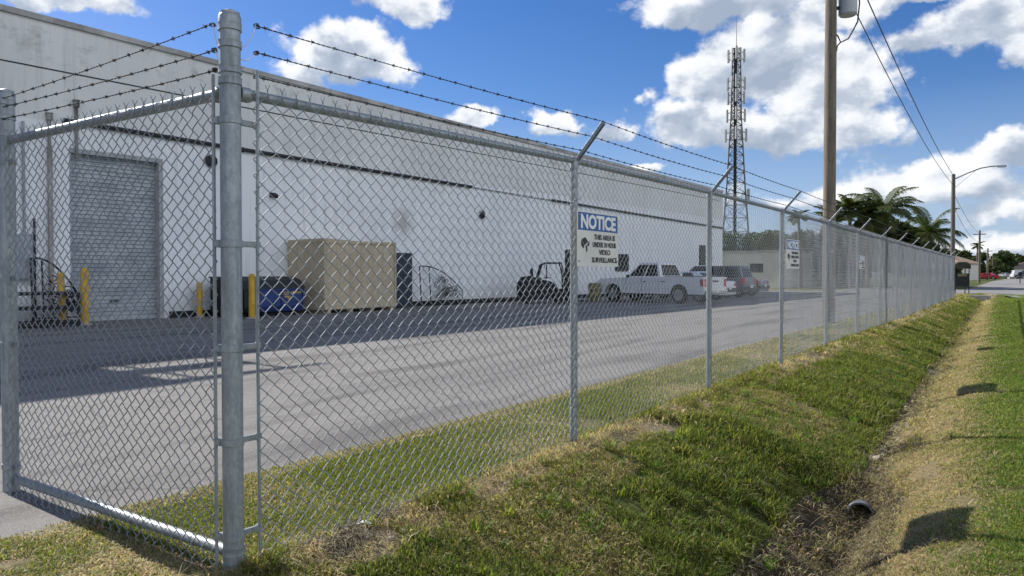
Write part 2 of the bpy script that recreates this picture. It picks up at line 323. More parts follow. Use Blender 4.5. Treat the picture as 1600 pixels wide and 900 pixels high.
# ---------------------------------------------------------------- mesh helpers
class MB:
    def __init__(s): s.v = []; s.f = []
    def add(s, vs, fs):
        o = len(s.v); s.v += [tuple(p) for p in vs]; s.f += [tuple(i + o for i in f) for f in fs]; return s
    def box(s, c, d, rot=None):
        x, y, z = d[0] / 2, d[1] / 2, d[2] / 2
        vs = [Vector(p) for p in ((-x, -y, -z), (x, -y, -z), (x, y, -z), (-x, y, -z), (-x, -y, z), (x, -y, z), (x, y, z), (-x, y, z))]
        if rot is not None:
            m = Euler(rot).to_matrix(); vs = [m @ p for p in vs]
        c = Vector(c)
        return s.add([p + c for p in vs], [(0, 3, 2, 1), (4, 5, 6, 7), (0, 1, 5, 4), (1, 2, 6, 5), (2, 3, 7, 6), (3, 0, 4, 7)])
    def hexa(s, b, tp):     # loft of two quads
        return s.add(list(b) + list(tp), [(0, 3, 2, 1), (4, 5, 6, 7), (0, 1, 5, 4), (1, 2, 6, 5), (2, 3, 7, 6), (3, 0, 4, 7)])
    def tube(s, pts, r, n=8, cap=True, closed=False):
        P = [Vector(p) for p in pts]; N = len(P)
        rs = r if isinstance(r, (list, tuple)) else [r] * N
        T = []
        for i in range(N):
            if closed: d = P[(i + 1) % N] - P[i - 1]
            else: d = P[min(i + 1, N - 1)] - P[max(i - 1, 0)]
            T.append(d.normalized() if d.length > 1e-9 else Vector((0, 0, 1)))
        a = Vector((0, 0, 1)) if abs(T[0].z) < .9 else Vector((1, 0, 0))
        u = T[0].cross(a).normalized(); vs = []
        for i in range(N):
            u = (u - T[i] * u.dot(T[i])); u = u.normalized() if u.length > 1e-6 else T[i].orthogonal().normalized()
            w = T[i].cross(u)
            for k in range(n):
                an = 2 * math.pi * k / n; vs.append(P[i] + (u * math.cos(an) + w * math.sin(an)) * rs[i])
        fs = []
        for i in range(N if closed else N - 1):
            j = (i + 1) % N
            for k in range(n):
                k2 = (k + 1) % n; fs.append((i * n + k, i * n + k2, j * n + k2, j * n + k))
        if cap and not closed: fs.append(tuple(range(n - 1, -1, -1))); fs.append(tuple((N - 1) * n + k for k in range(n)))
        return s.add(vs, fs)
    def lathe(s, prof, n=24, o=(0, 0, 0), axis='Z'):
        vs = []; fs = []
        for r, z in prof:
            for k in range(n):
                a = 2 * math.pi * k / n; p = (r * math.cos(a), r * math.sin(a), z)
                if axis == 'Y': p = (p[0], p[2], p[1])
                if axis == 'X': p = (p[2], p[0], p[1])
                vs.append((p[0] + o[0], p[1] + o[1], p[2] + o[2]))
        for i in range(len(prof) - 1):
            for k in range(n):
                k2 = (k + 1) % n; fs.append((i * n + k, i * n + k2, (i + 1) * n + k2, (i + 1) * n + k))
        fs.append(tuple(range(n - 1, -1, -1))); fs.append(tuple((len(prof) - 1) * n + k for k in range(n)))
        return s.add(vs, fs)
    def prism(s, poly, a, b, plane='XZ'):   # extrude a 2-D outline between a and b along the third axis
        n = len(poly)
        def P(p, h): return (p[0], h, p[1]) if plane == 'XZ' else ((h, p[0], p[1]) if plane == 'YZ' else (p[0], p[1], h))
        vs = [P(p, a) for p in poly] + [P(p, b) for p in poly]
        fs = [tuple(range(n)), tuple(range(2 * n - 1, n - 1, -1))] + [(i, i + n, (i + 1) % n + n, (i + 1) % n) for i in range(n)]
        return s.add(vs, fs)
    def build(s, name, m, parent=None, smooth=False, bevel=0, segs=2, angle=40):
        me = bpy.data.meshes.new(name); me.from_pydata(s.v, [], s.f); me.update()
        bm = bmesh.new(); bm.from_mesh(me); bmesh.ops.recalc_face_normals(bm, faces=bm.faces); bm.to_mesh(me); bm.free()
        o = bpy.data.objects.new(name, me); COL.objects.link(o); me.materials.append(m)
        if parent: o.parent = parent
        if smooth:
            me.polygons.foreach_set('use_smooth', [True] * len(me.polygons))
            try: me.set_sharp_from_angle(angle=R(angle))
            except Exception: pass
        if bevel:
            b = o.modifiers.new('bevel', 'BEVEL'); b.width = bevel; b.segments = segs; b.limit_method = 'ANGLE'; b.angle_limit = R(30)
        return o

def np_mesh(name, V, F, m, parent=None, smooth=False):
    """V (n,3), F (k,q) all faces with q corners"""
    me = bpy.data.meshes.new(name); q = F.shape[1]
    me.vertices.add(len(V)); me.vertices.foreach_set('co', V.astype(np.float32).ravel())
    me.loops.add(F.size); me.loops.foreach_set('vertex_index', F.astype(np.int32).ravel())
    me.polygons.add(len(F)); me.polygons.foreach_set('loop_start', np.arange(0, F.size, q, dtype=np.int32))
    if smooth: me.polygons.foreach_set('use_smooth', np.ones(len(F), dtype=bool))
    me.update(calc_edges=True); me.validate()
    o = bpy.data.objects.new(name, me); COL.objects.link(o); me.materials.append(m)
    if parent: o.parent = parent
    return o

def tag(o, label=None, cat=None, group=None, kind=None):
    if label: o['label'] = label
    if cat: o['category'] = cat
    if group: o['group'] = group
    if kind: o['kind'] = kind
    return o
def thing(name, label, cat, loc=(0, 0, 0), rz=0, group=None):
    o = bpy.data.objects.new(name, None); COL.objects.link(o); o.location = loc; o.rotation_euler = (0, 0, rz); o.empty_display_size = .2
    return tag(o, label, cat, group)
def copy_tree(o, parent=None):
    c = o.copy(); COL.objects.link(c)
    if parent: c.parent = parent
    for ch in list(o.children): copy_tree(ch, c)
    return c

# value noise in numpy (for the cover of the ground)
_tab = rng.random((256, 256))
def vnoise(x, y):
    xi = np.floor(x).astype(int); yi = np.floor(y).astype(int); fx = x - xi; fy = y - yi
    fx = fx * fx * (3 - 2 * fx); fy = fy * fy * (3 - 2 * fy)
    g = lambda a, b: _tab[a & 255, b & 255]
    return (g(xi, yi) * (1 - fx) + g(xi + 1, yi) * fx) * (1 - fy) + (g(xi, yi + 1) * (1 - fx) + g(xi + 1, yi + 1) * fx) * fy
def fbm(x, y, s, o=4):
    r = 0; a = .5; tt = 0
    for i in range(o):
        r = r + a * vnoise(x * s + 17.3 * i, y * s + 9.1 * i); tt += a; a *= .5; s *= 2.03
    return r / tt
def sm(a, b, x):
    q = np.clip((x - a) / (b - a), 0, 1); return q * q * (3 - 2 * q)

# ---------------------------------------------------------------- ground, lot, road
def ditch_x(y): return np.interp(y, [-6, 3, 5, 7.5, 12, 25, 48, 60], [1.98, 1.91, 1.84, 1.74, 1.64, 1.36, 1.0, .9])
def ditch_d(y): return np.interp(y, [-6, 2.2, 4.35, 4.55, 4.8, 5.6, 8, 25, 44, 49, 51], [.54, .66, .68, .54, .42, .43, .46, .44, .38, .30, 0])
def ground_z(x, y, detail=True):
    x = np.asarray(x, float); y = np.asarray(y, float)
    xd = ditch_x(y) + (fbm(x * 0, y, .9, 2) - .5) * .14; d = ditch_d(y)
    q = np.clip((x - .12) / (xd - .12), 0, 1)
    left = -d * (.35 * q + .65 * q ** 1.7)
    wr = .85
    p = np.clip((x - xd - .06) / wr, 0, 1)
    right = -d + (d - .15 * (d > .05)) * (1 - (1 - p) ** 1.8) + .15 * (d > .05) * sm(.8, 2.0, x - xd)
    z = np.where(x < xd, left, right)
    if detail:
        amp = sm(-.05, .5, x) * (1 - sm(3.2, 4.2, x)) * (1 - sm(46, 52, y)) + .25 * ((x > -1.1) & (x <= 0) & (y < 55))
        z = z + amp * ((fbm(x, y, 1.6, 4) - .5) * .038 + (fbm(x, y, 7, 3) - .5) * .03)
    return z

GREEN, OLIVE, STRAW, SAND, SOIL = [np.array(c) for c in ((.070, .105, .020), (.12, .125, .038), (.29, .23, .125), (.42, .34, .235), (.060, .048, .036))]
def cover(x, y):
    """weights of green, olive, straw, sand, soil on the ground"""
    x = np.asarray(x, float); y = np.asarray(y, float); xd = ditch_x(y)
    n1 = fbm(x, y, 1.1, 5); n2 = fbm(x + 40, y + 13, 2.3, 4); n3 = fbm(x + 5, y - 70, .45, 4)
    g = np.zeros(x.shape); o = g.copy(); s = g.copy(); d = g.copy(); k = g.copy()
    inside = (x < -.02)
    gi = np.clip(.80 + (n1 - .5) * 2.0 - .45 * sm(4, 12, y), .1, 1)
    g = np.where(inside, gi * (.62 - .3 * sm(3, 9, y)), g); o = np.where(inside, gi * .45, o); s = np.where(inside, 1 - gi, s)
    edge = inside & (x < -1.12 + (n2 - .5) * .16) & (x > -1.6)
    s = np.where(edge, 1.0, s); g = np.where(edge, .1, g); o = np.where(edge, .2, o)
    # fence line: sandy, patchy
    fl = (~inside) & (x < .34 + (n1 - .5) * .5)
    bare = sm(.36, .52, n2 + .22 * (n3 - .5))
    d = np.where(fl, bare * .9, d); s = np.where(fl, .35, s); o = np.where(fl, (1 - bare) * .6, o); g = np.where(fl, (1 - bare) * .35, g)
    # ditch bank below the fence: clumps of green in dead thatch; greener further on and lower down
    bank = (~inside) & (~fl) & (x < xd - .05)
    t_ = np.clip((x - .2) / (xd - .2), 0, 1)
    gb = sm(.33, .50, n1 + .2 * (n3 - .5) + .26 * (t_ - .52) + .12 * sm(5, 11, y) * (t_ - .3) + .42 * (n2 - .5) + .05 * sm(5, 1, y))
    gr = sm(.5, .7, n2) * (1 - gb)
    g = np.where(bank, gb * .85, g); o = np.where(bank, gb * .35 + .42 * (1 - gb), o); s = np.where(bank, (1 - gb) * .50 + gb * .10, s); d = np.where(bank, gr * .35, d); k = np.where(bank, (1 - gb) * .12, k)
    # ditch bottom
    bot = (~inside) & (np.abs(x - xd + .08 * sm(5, 4, y) - .03) < .12 + .26 * sm(4.9, 4.2, y))
    k = np.where(bot, np.interp(y, [0, 4.4, 6], [1.0, 1.0, .3]), k); d = np.where(bot, np.interp(y, [0, 4.4, 6], [.0, .0, .55]), d)
    s = np.where(bot, .15, s); g = np.where(bot, .12 * sm(8, 20, y), g); o = np.where(bot, .05 + .3 * sm(8, 20, y), o)
    # far bank: mown dry grass rising into lawn
    rb = (~inside) & (~bot) & (x >= xd - .05)
    u = x - xd + (n1 - .5) * .55 + .12 * sm(14, 35, y)
    lawn = sm(.55, 1.15, u)
    g = np.where(rb, lawn * (.95 - .35 * sm(.52, .68, n1)), g); o = np.where(rb, lawn * .32 + (1 - lawn) * .22 * sm(.45, .6, n2), o)
    s = np.where(rb, (1 - lawn) * .75 + .10 + .14 * sm(.54, .7, n2), s); d = np.where(rb, (1 - lawn) * .30 * sm(.42, .62, n1), d); k = np.where(rb, .0, k)
    ap = (y < -.02) & (x < .25)      # worn corner outside the return side
    wn_ = sm(.50, .66, n1)
    g = np.where(ap, wn_ * .5, g); o = np.where(ap, .25 * wn_ + .08, o); s = np.where(ap, .5, s); d = np.where(ap, (1 - wn_) * 1.4, d); k = np.where(ap, .02, k)
    far = (y > 55) & (x < 0)
    w = np.stack([g, o, s, d, k], -1) + 1e-4
    w[far] = (.35, .55, .35, 0, 0)
    return w / w.sum(-1, keepdims=True)

def build_ground():
    xs = np.concatenate([-np.geomspace(2500, 2.2, 34), np.arange(-1.6, 5.2, .045), np.geomspace(5.6, 2500, 30)])
    ys = np.concatenate([-np.geomspace(800, 3.4, 18), np.arange(-3, 7, .05), np.arange(7, 16, .1), np.arange(16, 60, .3), np.geomspace(61, 4000, 40)])
    X, Y = np.meshgrid(xs, ys)
    Z = ground_z(X, Y); Z[(X < -1.1)] = 0
    n, mm = Y.shape
    idx = np.arange(n * mm).reshape(n, mm)
    F = np.stack([idx[:-1, :-1], idx[:-1, 1:], idx[1:, 1:], idx[1:, :-1]], -1).reshape(-1, 4)
    V = np.stack([X, Y, Z], -1).reshape(-1, 3)
    o = np_mesh('ground', V, F, M['ground'], smooth=True); o['kind'] = 'structure'
    w = cover(V[:, 0], V[:, 1])
    c = w @ np.stack([GREEN * 1.15, OLIVE * 1.15, STRAW * 1.1, SAND, SOIL])
    far = np.hypot(V[:, 0], V[:, 1]) > 70
    c[far] = .5 * GREEN + .5 * OLIVE
    a = o.data.attributes.new('cover', 'FLOAT_COLOR', 'POINT')
    a.data.foreach_set('color', np.concatenate([c, np.ones((len(c), 1))], 1).astype(np.float32).ravel())
build_ground()

def flat(name, pts, z, m):
    me = bpy.data.meshes.new(name); bm = bmesh.new()
    f = bm.faces.new([bm.verts.new((x, y, z)) for x, y in pts]); bmesh.ops.triangulate(bm, faces=[f]); bm.normal_update()
    for q in bm.faces:
        if q.normal.z < 0: q.normal_flip()
    bm.to_mesh(me); bm.free()
    o = bpy.data.objects.new(name, me); COL.objects.link(o); me.materials.append(m); o['kind'] = 'structure'; return o
edge = [(-1.18 + (vnoise(np.array(0.), np.array(y * 1.3)) - .5) * .10 + (vnoise(np.array(3.), np.array(y * 6.)) - .5) * .05, y) for y in np.arange(-30, 55.5, .12)]
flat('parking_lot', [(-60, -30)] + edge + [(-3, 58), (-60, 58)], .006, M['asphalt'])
flat('road', [(-9, 54.2), (-.6, 54.3), (1.15, 53.7), (2.2, 50.2), (3.0, 45.6), (3.5, 38), (3.9, 25), (4.2, 0), (4.4, -60), (13, -60), (12.5, 40), (13, 90), (15, 200), (22, 500), (4, 500), (-.1, 205), (-1.0, 140), (-.9, 106), (-.75, 75), (-1.2, 69), (-9, 68.5)], .012, M['road'])

# ---------------------------------------------------------------- warehouse
WX0, WK = -18.6, .06                      # wall plane: x = WX0 + WK*y
WANG = math.atan(-WK)                     # wall frame: +Y along the wall, +X out of it
house = thing('warehouse', 'long white stucco warehouse with grey roll-up door behind the chain-link fence', 'warehouse', (WX0, 0, 0), WANG)
# (in the house's own frame y runs along the wall and x=0 is its face)
YA, YB, WH = -32.0, 52.7, 7.86
DY0, DY1, DZ = 7.85, 10.40, 4.68
def wall_top(y): return np.interp(y, [-32, 6, 53], [8.2, 8.0, 7.42])
w = MB()
def wall_piece(y0, y1, z0, z1a, z1b):
    w.add([(0, y0, z0), (0, y1, z0), (0, y1, z1b), (0, y0, z1a), (-.4, y0, z0), (-.4, y1, z0), (-.4, y1, z1b), (-.4, y0, z1a)],
          [(0, 1, 2, 3), (7, 6, 5, 4), (0, 4, 5, 1), (3, 2, 6, 7), (0, 3, 7, 4), (1, 5, 6, 2)])
ytops = [YA, DY0, DY1, YB]
wall_piece(YA, DY0, -.3, float(wall_top(YA)), float(wall_top(DY0)))
wall_piece(DY0, DY1, DZ, float(wall_top(DY0)), float(wall_top(DY1)))
wall_piece(DY1, YB, -.3, float(wall_top(DY1)), float(wall_top(YB)))
# end walls, back and roof of the shell
w.box((-20.2, YB - .2, 3.6), (39.6, .4, 7.4)); w.box((-20.2, YA + .2, 3.9), (39.6, .4, 7.8)); w.box((-39.8, (YA + YB) / 2, 3.6), (.4, YB - YA, 7.4))
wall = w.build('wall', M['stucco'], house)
r_ = MB().add([(-.4, YA + .4, 7.5), (-.4, YB - .4, 6.9), (-39.6, YB - .4, 6.9), (-39.6, YA + .4, 7.5)], [(0, 1, 2, 3)]); r_.build('roof', M['concrete'], house)
# coping: a slab that oversails the wall face
cp = MB()
for y0, y1 in ((YA, 6.0), (6.0, YB)):
    a, b = float(wall_top(y0)), float(wall_top(y1))
    cp.add([(.07, y0, a - .115), (.07, y1, b - .115), (.07, y1, b + .03), (.07, y0, a + .03), (-.5, y0, a - .115), (-.5, y1, b - .115), (-.5, y1, b + .03), (-.5, y0, a + .03)],
           [(0, 1, 2, 3), (7, 6, 5, 4), (0, 4, 5, 1), (3, 2, 6, 7), (0, 3, 7, 4), (1, 5, 6, 2)])
cp.build('coping', M['coping'], house)
# horizontal reveal near the top and the dark gutter pipe half way up
MB().box((.004, 10, 6.66), (.012, 84, .035)).build('panel_joint', M['conduit'], house).rotation_euler = (0, 0, 0)
gp = MB()
for y0, y1, rr in ((7.7, 24.2, .062), (30.3, YB, .055)):
    za, zb = 5.37 - .0155 * (y0 - 8), 5.37 - .0155 * (y1 - 8)
    gp.tube([(.075, y0, za), (.075, y1, zb)], rr, 8)
    for y in np.arange(y0 + .5, y1, 2.4): gp.box((.03, y, 5.37 - .0155 * (y - 8)), (.06, .05, .16))
gp.build('gutter_pipe', M['conduit'], house, smooth=True)
MB().tube([(.05, 24.2, 5.115), (.05, 30.3, 5.02)], .03, 6).build('gutter_pipe', M['coping'], house)
MB().box((.02, (DY1 + YB) / 2, .10), (.05, YB - DY1 - .3, .20)).build('wall_base', M['rust'], house)
# two downspouts with stained leader heads above the door's left
for y, zt in ((7.36, 5.5), (8.02, 5.95)):
    ds = MB(); ds.box((.05, y, zt - .85), (.07, .07, 1.4)); ds.box((.06, y, zt - .1), (.11, .13, .16)); ds.box((.06, y, zt), (.13, .16, .04))
    o = ds.build('downspout', M['downspout'], house, bevel=.01)
ds = MB().box((.06, 7.36, 2.3), (.09, .10, 4.6)); ds.build('downspout', mat('stained_downspout', (.42, .38, .36), .8, 0, .25, 3, stretch=(1, 1, .3)), house)
# roll-up door in its recess
dr = thing('roll_up_door', None, None); dr.parent = house
del_keys = [k for k in dr.keys()]
fr = MB()
fr.box((-.17, DY0 + .02, DZ / 2), (.338, .044, DZ)); fr.box((-.17, DY1 - .06, DZ / 2), (.338, .124, DZ)); fr.box((-.17, (DY0 + DY1) / 2 - .04, DZ - .06), (.332, DY1 - DY0 - .17, .12))
fr.build('door_frame', mat('door_jamb', (.40, .41, .41), .8, 0, .15, 3), dr)
prof = []; z = .02
while z < DZ - .14:
    prof += [(-.262, z), (-.222, z + .022), (-.222, z + .066), (-.262, z + .086)]; z += .112
cur = MB(); n = len(prof)
cur.add([(x, DY0 + .045, z) for x, z in prof] + [(x, DY1 - .125, z) for x, z in prof], [(i, i + 1, i + 1 + n, i + n) for i in range(n - 1)])
cur.box((-.235, (DY0 + DY1) / 2 - .04, .06), (.06, DY1 - DY0 - .18, .10))
cur.build('curtain', mat('roller_steel', (.44, .465, .49), .5, .25, .2, 1.5, col2=(.30, .325, .35), stretch=(1, 1, 2.5)), dr)
MB().box((-.19, (DY0 + DY1) / 2 - .06, .55), (.03, .25, .04)).build('handle', M['black_steel'], dr)
# wall fittings
def wall_light(y, z):
    m = MB(); m.box((.03, y, z), (.06, .22, .16)); m.box((.16, y, z - .02), (.2, .14, .12), (0, .45, 0)); m.tube([(.03, y, z + .03), (.12, y, z + .05)], .02, 6)
    m.build('wall_light', M['black_plastic'], house, bevel=.012)
wall_light(14.1, 3.93)
for y, z in ((11.9, 4.80), (24.9, 3.95)):
    m = MB(); m.lathe([(.17, 0), (.19, .03), (.19, .09), (.15, .10), (.14, .05), (0.001, .05)], 20, (0, y, z), 'X'); m.build('round_vent', M['black_steel'], house, smooth=True)
for y, z, a, b in ((37.6, 1.95, 1.5, 1.0), (49.0, 2.6, 1.0, 1.4)):
    m = MB(); m.box((.03, y, z), (.06, a, b))
    for k in range(6): m.box((.07, y, z - b * .4 + k * b * .16), (.05, a * .92, .03), (0, .5, 0))
    m.build('louvre', M['black_steel'], house)
eb = MB().box((.11, 6.68, 1.75), (.22, .42, 1.15)); eb.build('electrical_box', M['boxgrey'], house, bevel=.015)
MB().box((.225, 6.68, 1.75), (.01, .37, 1.08)).build('electrical_box_cover', M['boxgrey'], house, bevel=.004)
MB().tube([(.06, 6.75, 2.3), (.06, 6.75, 5.2)], .035, 8).build('conduit', M['boxgrey'], house)
MB().tube([(.06, 6.98, .1), (.06, 6.98, 2.75)], .03, 8).build('conduit', M['conduit'], house)
# unseen block and bars added at the roof's left end to shadow the lot
st = MB(); st.box((-3.0, -10.2, 8.75), (6.0, 28.2, 2.3)); st.build('unseen_shadow_block', M['stucco'], house)
gr = MB()
gr.tube([(-.10, 3.8, 9.78), (-.10, 6.22, 9.72)], [.13, .05], 8)
gr.tube([(-.10, 3.8, 8.85), (-.10, 5.6, 8.85)], .20, 8)
gr.tube([(-.10, 4.2, 8.05), (-.10, 4.2, 9.75)], .05, 8); gr.tube([(-.10, 5.5, 8.05), (-.10, 5.5, 9.7)], .05, 8)
gr.build('unseen_shadow_bars', M['galv'], house, smooth=True)

# ---------------------------------------------------------------- chain-link fence
fence = thing('chain_link_fence', 'galvanised chain-link fence with barbed wire along the ditch, turning at thick corner post', 'fence')
NB, BAY, FH = 14, 3.05, 2.13
TOPZ = [.0, .055, .085, .09, .085, .07, .055, .04, .03, .02, .015, .01, .0, .0, .0]     # how far the fence line rises above FH at each post
LW = 2.2                                                                    # return side
def chain_mesh(width, height, zb, wr, sides, seed, seg3=True, p=.0362, q=.0356, deep=.0052):
    """woven wire: each wire is a flattened spiral hooked into its neighbour; local x along the fence, y out of plane"""
    rg = np.random.default_rng(seed)
    NWi = int(width / p); nh = int((height) / q)
    ts = np.array([0, .16, .84]) if seg3 else np.array([0, .5])
    ks = []
    pts = []
    for h in range(nh):
        for tt in ts: pts.append(h + tt)
    pts.append(nh); pts = np.array(pts)
    fr_ = pts - np.floor(pts); hi = np.floor(pts).astype(int); up = (hi % 2 == 0)
    ov = wr * .9
    xx = np.where(up, -ov + (p + 2 * ov) * fr_, p + ov - (p + 2 * ov) * fr_)
    amp = deep
    yy = np.where(fr_ == 0, 0, np.where(up, amp, -amp))
    zz = pts * q
    n = len(pts); V = []; F = []
    ang = np.arange(sides) * 2 * math.pi / sides
    base = np.stack([xx, yy, zz], 1)
    T = np.gradient(base, axis=0); T /= np.linalg.norm(T, axis=1, keepdims=True)
    ref = np.array([0, 1., 0]); U = np.cross(T, ref); U /= np.linalg.norm(U, axis=1, keepdims=True); Wv = np.cross(T, U)
    ring = (U[:, None, :] * np.cos(ang)[None, :, None] + Wv[:, None, :] * np.sin(ang)[None, :, None]) * wr
    tube = (base[:, None, :] + ring).reshape(-1, 3)
    i = np.arange(n - 1)[:, None] * sides; k = np.arange(sides)[None, :]; k2 = (k + 1) % sides
    fq = np.stack([i + k, i + k2, i + sides + k2, i + sides + k], -1).reshape(-1, 4)
    for c in range(NWi):
        o = tube.copy()
        if c % 2: o[:, 0] = p - o[:, 0]      # the neighbour starts on its other bend, so the two hook into diamonds
        o[:, 0] += c * p
        # slack: the fabric bellies a little
        X = o[:, 0]; Z = o[:, 2]
        o[:, 1] += .015 * np.sin(X * 2.3 + seed) * np.sin(Z * 1.7 + seed * 2) + .004 * np.sin(X * 9 + seed) * np.sin(Z * 6.0)
        o[:, 2] += .005 * np.sin(X * 3.1 + 1.7 * seed) + zb
        o[:, 0] += .004 * np.sin(Z * 4.2 + seed) + rg.normal(0, .0006)
        V.append(o); F.append(fq + c * len(tube))
    V = np.concatenate(V); F = np.concatenate(F)
    # twisted selvage: pairs of wires twist into a pointed stub above the rail and below
    mb = MB(); ztop = zb + nh * q
    for c in range(1, NWi - 1, 2):
        for (zz0, s) in ((ztop, 1), (zb, -1)):
            x0 = (c + 1) * p if (nh % 2 == 0 or s < 0) else (c + 1) * p
            if s > 0:
                hgt = .042
                for ph in (0, math.pi):
                    mb.tube([(x0 + .004 * math.cos(ph + a * 2.6), .004 * math.sin(ph + a * 2.6), zz0 - .012 + a * hgt / 4) for a in range(5)] +
                            [(x0 + .011 * math.cos(ph + 10.4), .011 * math.sin(ph + 10.4), zz0 + hgt + .004)], wr * .9, 4)
            else:
                mb.tube([(x0, 0, zz0 + .01), (x0 + .004, .003, zz0 - .03)], wr * .9, 4)
    # (quads only: drop caps)
    off = len(V); V2 = np.array(mb.v); F2 = np.array([f for f in mb.f if len(f) == 4]) + off
    return np.concatenate([V, V2]), np.concatenate([F, F2])

FH_MESH = 2.15
Vm, Fm = chain_mesh(3.05, FH_MESH, .02, .0027, 4, 1)
def panel_from(V, F, name='mesh_panel'):
    return np_mesh(name, V, F, M['wire'], fence, smooth=True)
proto = panel_from(Vm, Fm)
V1, F1 = chain_mesh(3.05, FH_MESH, .02, .0021, 4, 2, p=.0390, q=.0360, deep=.0032)
p1 = panel_from(V1, F1)
V0, F0 = chain_mesh(2.93, FH_MESH, .02, .0025, 5, 3, p=.0405, q=.0365, deep=.0034)
p0 = panel_from(V0, F0)
def place_panel(o, y0, y1, z0, z1, x=.041):
    a = math.atan2(z1 - z0, y1 - y0)
    # local x -> world y, local y -> world -x .. keep right-handed
    m = Matrix(((0, 1, 0, x), (1, 0, 0, y0), (0, 0, 1, z0), (0, 0, 0, 1)))
    sh = Matrix.Identity(4); sh[2][0] = (z1 - z0) / (y1 - y0)
    o.matrix_local = m @ Matrix.Rotation(-a, 4, 'Y')
place_panel(p0, .125, 3.05, TOPZ[0], TOPZ[1])
for i in range(1, NB):
    o = {1: p1, 2: p1.copy(), 3: proto}.get(i) or proto.copy()
    if i == 2 or i > 3: COL.objects.link(o); o.parent = fence
    place_panel(o, i * BAY, (i + 1) * BAY, TOPZ[i], TOPZ[i + 1])
VL, FL = chain_mesh(LW - .115, FH_MESH + .02, -.01, .0025, 5, 6, p=.0400, q=.0368, deep=.0034)
pl = panel_from(VL, FL)
pl.matrix_local = Matrix(((-1, 0, 0, -.052), (0, -1, 0, -.044), (0, 0, 1, 0), (0, 0, 0, 1)))

def post_cap(r, z, o, par):
    m = MB(); m.lathe([(r + .001, z - .062), (r + .005, z - .060), (r + .005, z - .046), (r + .003, z - .044), (r + .004, z - .002), (r * .98, z + .010), (r * .80, z + .022), (r * .45, z + .031), (.002, z + .034)], 28, o)
    m.build('post_cap', M['galv'], par, smooth=True)
def band(z, r, o, par, arms):
    m = MB(); m.lathe([(r + .0005, z - .016), (r + .0045, z - .016), (r + .0045, z + .016), (r + .0005, z + .016)], 24, o)
    for dx, dy, L in arms:
        a = math.atan2(dy, dx)
        m.box((o[0] + dx * (r + L / 2 - .01) , o[1] + dy * (r + L / 2 - .01), z), (L, .014, .026), (0, 0, a))
        m.lathe([(.010, 0), (.010, .034)], 8, (o[0] + dx * (r + L - .03), o[1] + dy * (r + L - .03), z - .017))
    m.build('post_band', M['galv'], par, bevel=.0015, segs=1)
def big_post(name, o, r, h, rings, bands):
    m = MB(); m.lathe([(r, -.6), (r, h - .03), (r - .002, h)], 32, o)
    p = m.build(name, M['galv'], fence, smooth=True)
    post_cap(r, h - .02, o, p)
    for z in rings:
        q = MB(); q.lathe([(r + .0005, z - .016), (r + .006, z - .015), (r + .0045, z - .008), (r + .0045, z + .008), (r + .006, z + .015), (r + .0005, z + .016)], 32, o); q.build('post_band', M['galv'], p, smooth=True)
    for z, arms in bands: band(z, r, o, p, arms)
    return p
ARM2 = [(0, 1, .115), (-.76, -.65, .04)]
big_post('corner_post', (0, 0, 0), .0445, 2.47, [2.33, 2.22, 2.17, 2.405, .10, .035],
         [(2.00, ARM2), (1.46, ARM2), (1.00, ARM2), (.585, ARM2), (.165, ARM2)])
big_post('end_post', (-LW, 0, 0), .0445, 2.43, [2.36, 2.27, 2.17], [(2.0, [(1, 0, .085)]), (1.3, [(1, 0, .085)]), (.9, [(1, 0, .085)]), (.16, [(1, 0, .085)])])
# tension bars threaded through the mesh ends
for pts in ([(.036, .112, .02), (.034, .108, 1.1), (.036, .115, 2.24)], [(-.056, -.046, .02), (-.056, -.046, 2.2)], [(-LW + .085, -.036, .0), (-LW + .085, -.036, 2.17)]):
    MB().tube(pts, .0085, 6).build('tension_bar', M['galv'], fence, smooth=True)
# line posts with barb arms
def line_post(y, h):
    m = MB(); m.lathe([(.030, -.5), (.030, h)], 20, (0, y, 0))
    # aluminium ties
    for z in (.3, .7, 1.1, 1.5, 1.9):
        m.tube([(.030 * math.cos(a) * 1.12 + (.012 if abs(a) < .9 else 0), y + .030 * math.sin(a) * 1.12, z + .01 * a) for a in np.linspace(-2.4, 2.4, 11)], .0022, 4)
    p = m.build('line_post', M['galv'], fence, smooth=True)
    c = MB(); c.lathe([(.034, h - .05), (.035, h + .02), (.022, h + .045), (.003, h + .052)], 16, (0, y, 0)); c.build('post_cap', M['galv'], p, smooth=True)
    a = MB()
    dx, dz = .235, .27; L = math.hypot(dx, dz); an = math.atan2(dz, dx)
    a.box((.012 + dx / 2, y, h + .02 + dz / 2), (L, .034, .006), (0, -an, 0))
    a.box((.012 + dx / 2 + .009, y + .015, h + .02 + dz / 2 - .008), (L, .005, .026), (0, -an, 0))
    a.box((.012 + dx / 2 + .009, y - .015, h + .02 + dz / 2 - .008), (L, .005, .026), (0, -an, 0))
    a.build('barb_arm', M['galv'], p, bevel=.002, segs=1)
for i in range(1, NB + 1): line_post(i * BAY, FH + TOPZ[i] - .0)
